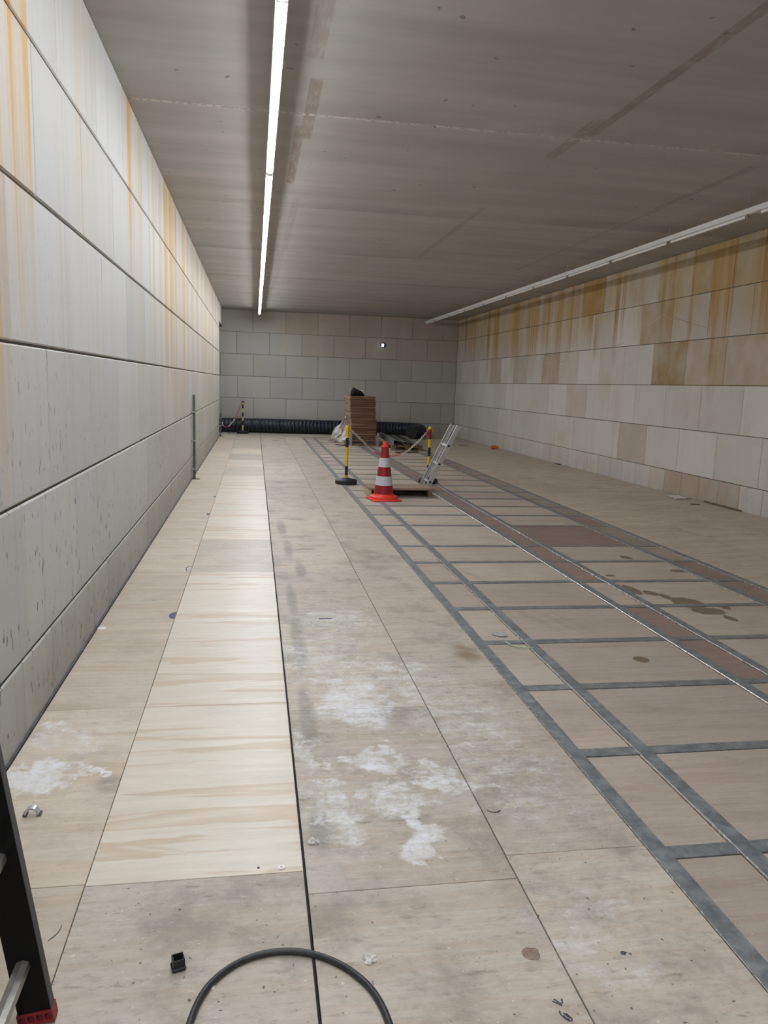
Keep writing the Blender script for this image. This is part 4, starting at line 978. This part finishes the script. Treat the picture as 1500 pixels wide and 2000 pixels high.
# cable loop in front
cp = [(-0.16, 1.30, .0), (-0.165, 1.55, 0), (-0.150, 1.72, 0), (-0.115, 1.832, 0), (-0.05, 1.905, 0), (0.03, 1.940, 0), (0.12, 1.940, 0), (0.205, 1.903, 0), (0.275, 1.838, 0), (0.325, 1.745, 0), (0.345, 1.60, 0), (0.34, 1.30, 0), (0.20, 0.9, 0), (-0.05, 0.6, 0), (-0.4, 0.4, 0)]
m = MB(); m.tube(smooth_curve([(x, y, 0.0095) for x, y, z in cp], 140), 0.009, 12)
tag(m.build('cable', M['cable'], None, True), 'thick black cable looped on the floor in front of the camera', 'cable')

# ------------------------------------------------------------------ black step ladder at the left
t = thing('ladder', 'black fibreglass ladder with red foot at the lower left', 'ladder', (-0.52, 1.6, 0))
u = Vector((-0.14, 0, 1)).normalized(); w = Vector((u.z, 0, -u.x)); LL = 2.3
for y, sg in ((1.78, 1), (1.28, -1)):
    p = Vector((-0.519, y, 0.0)) + u * 0.03
    m = MB(); W = 0.039
    m.prism([(-W, 0), (W, 0), (W, 0.004 * sg), (-W, 0.004 * sg)], p, w, (0, 1, 0), u, LL, 0)
    for a, b in ((-W, -W + .005), (W - .005, W)): m.prism([(a, 0.0041 * sg), (b, 0.0041 * sg), (b, 0.028 * sg), (a, 0.028 * sg)], p, w, (0, 1, 0), u, LL, 1)
    m.prism([(W, -0.0005 * sg), (W + .0015, -0.0005 * sg), (W + .0015, 0.028 * sg), (W, 0.028 * sg)], p, w, (0, 1, 0), u, LL, 1)
    m.build('side_rail', [M['black_gloss'], M['grey_edge']], t)
    m = MB(); q = Vector((-0.519, y - 0.003 * sg, 0.0)); n_ = 4
    m.prism([(-W - .003, 0), (W + .004, 0), (W + .004, .034 * sg), (-W - .003, .034 * sg)], q, w, (0, 1, 0), u, 0.010)
    m.prism([(-W - .003, 0), (W + .004, 0), (W + .004, .034 * sg), (-W - .003, .034 * sg)], q + u * 0.028, w, (0, 1, 0), u, 0.007)
    for k in range(n_ + 1):
        a = -W - .003 + k * (2 * W + .003) / n_; m.prism([(a, 0), (a + .004, 0), (a + .004, .034 * sg), (a, .034 * sg)], q + u * 0.0101, w, (0, 1, 0), u, 0.0178)
    m.v = [(a, b, max(0, c)) for a, b, c in m.v]; m.build('foot', M['red_rubber'], t)
for k in range(7):
    c = Vector((-0.519, 1.2842, 0)) + u * (0.165 + 0.29 * k) - w * 0.004
    m = MB(); m.prism([(-0.017, -.010), (-.006, -.019), (0.008, -.018), (0.017, -.006), (0.016, .010), (0.004, .017), (-.012, .014)], c, w, u, (0, 1, 0), 0.4955); m.build('rung', M['alu_worn'], t)

# ------------------------------------------------------------------ camera, world, view
cam = bpy.data.cameras.new('camera'); co = bpy.data.objects.new('camera', cam); COL.objects.link(co)
cam.sensor_fit = 'HORIZONTAL'; cam.sensor_width = 36.0; cam.lens = 36.0 * 1507.8 / 1500.0
cam.clip_start = 0.02
yaw, pit, rol = -1.69318487e-01, 1.62376442e-01, 3.37035644e-02
def R(ax, a):
    c, s = math.cos(a), math.sin(a)
    return Matrix({'x': ((1, 0, 0), (0, c, -s), (0, s, c)), 'y': ((c, 0, s), (0, 1, 0), (-s, 0, c)), 'z': ((c, -s, 0), (s, c, 0), (0, 0, 1))}[ax])
Mc = R('z', rol) @ R('x', pit) @ R('y', yaw)          # world (right, down, forward) -> camera (right, down, forward)
def wv(r): return Vector((r[0], r[2], -r[1]))
right, up, back = wv(Mc[0]), -wv(Mc[1]), -wv(Mc[2])
co.matrix_world = Matrix(((right.x, up.x, back.x, 0), (right.y, up.y, back.y, 0), (right.z, up.z, back.z, 1.58), (0, 0, 0, 1)))
SC.camera = co
W_ = bpy.data.worlds.new('world'); W_.use_nodes = True; W_.node_tree.nodes['Background'].inputs[0].default_value = (0.02, 0.02, 0.02, 1); SC.world = W_
SC.view_settings.view_transform = 'Standard'; SC.view_settings.look = 'None'; SC.view_settings.gamma = 1.0; SC.view_settings.use_curve_mapping = False
SC.view_settings.exposure = 1.08
SC.cycles.max_bounces = 12; SC.cycles.diffuse_bounces = 8
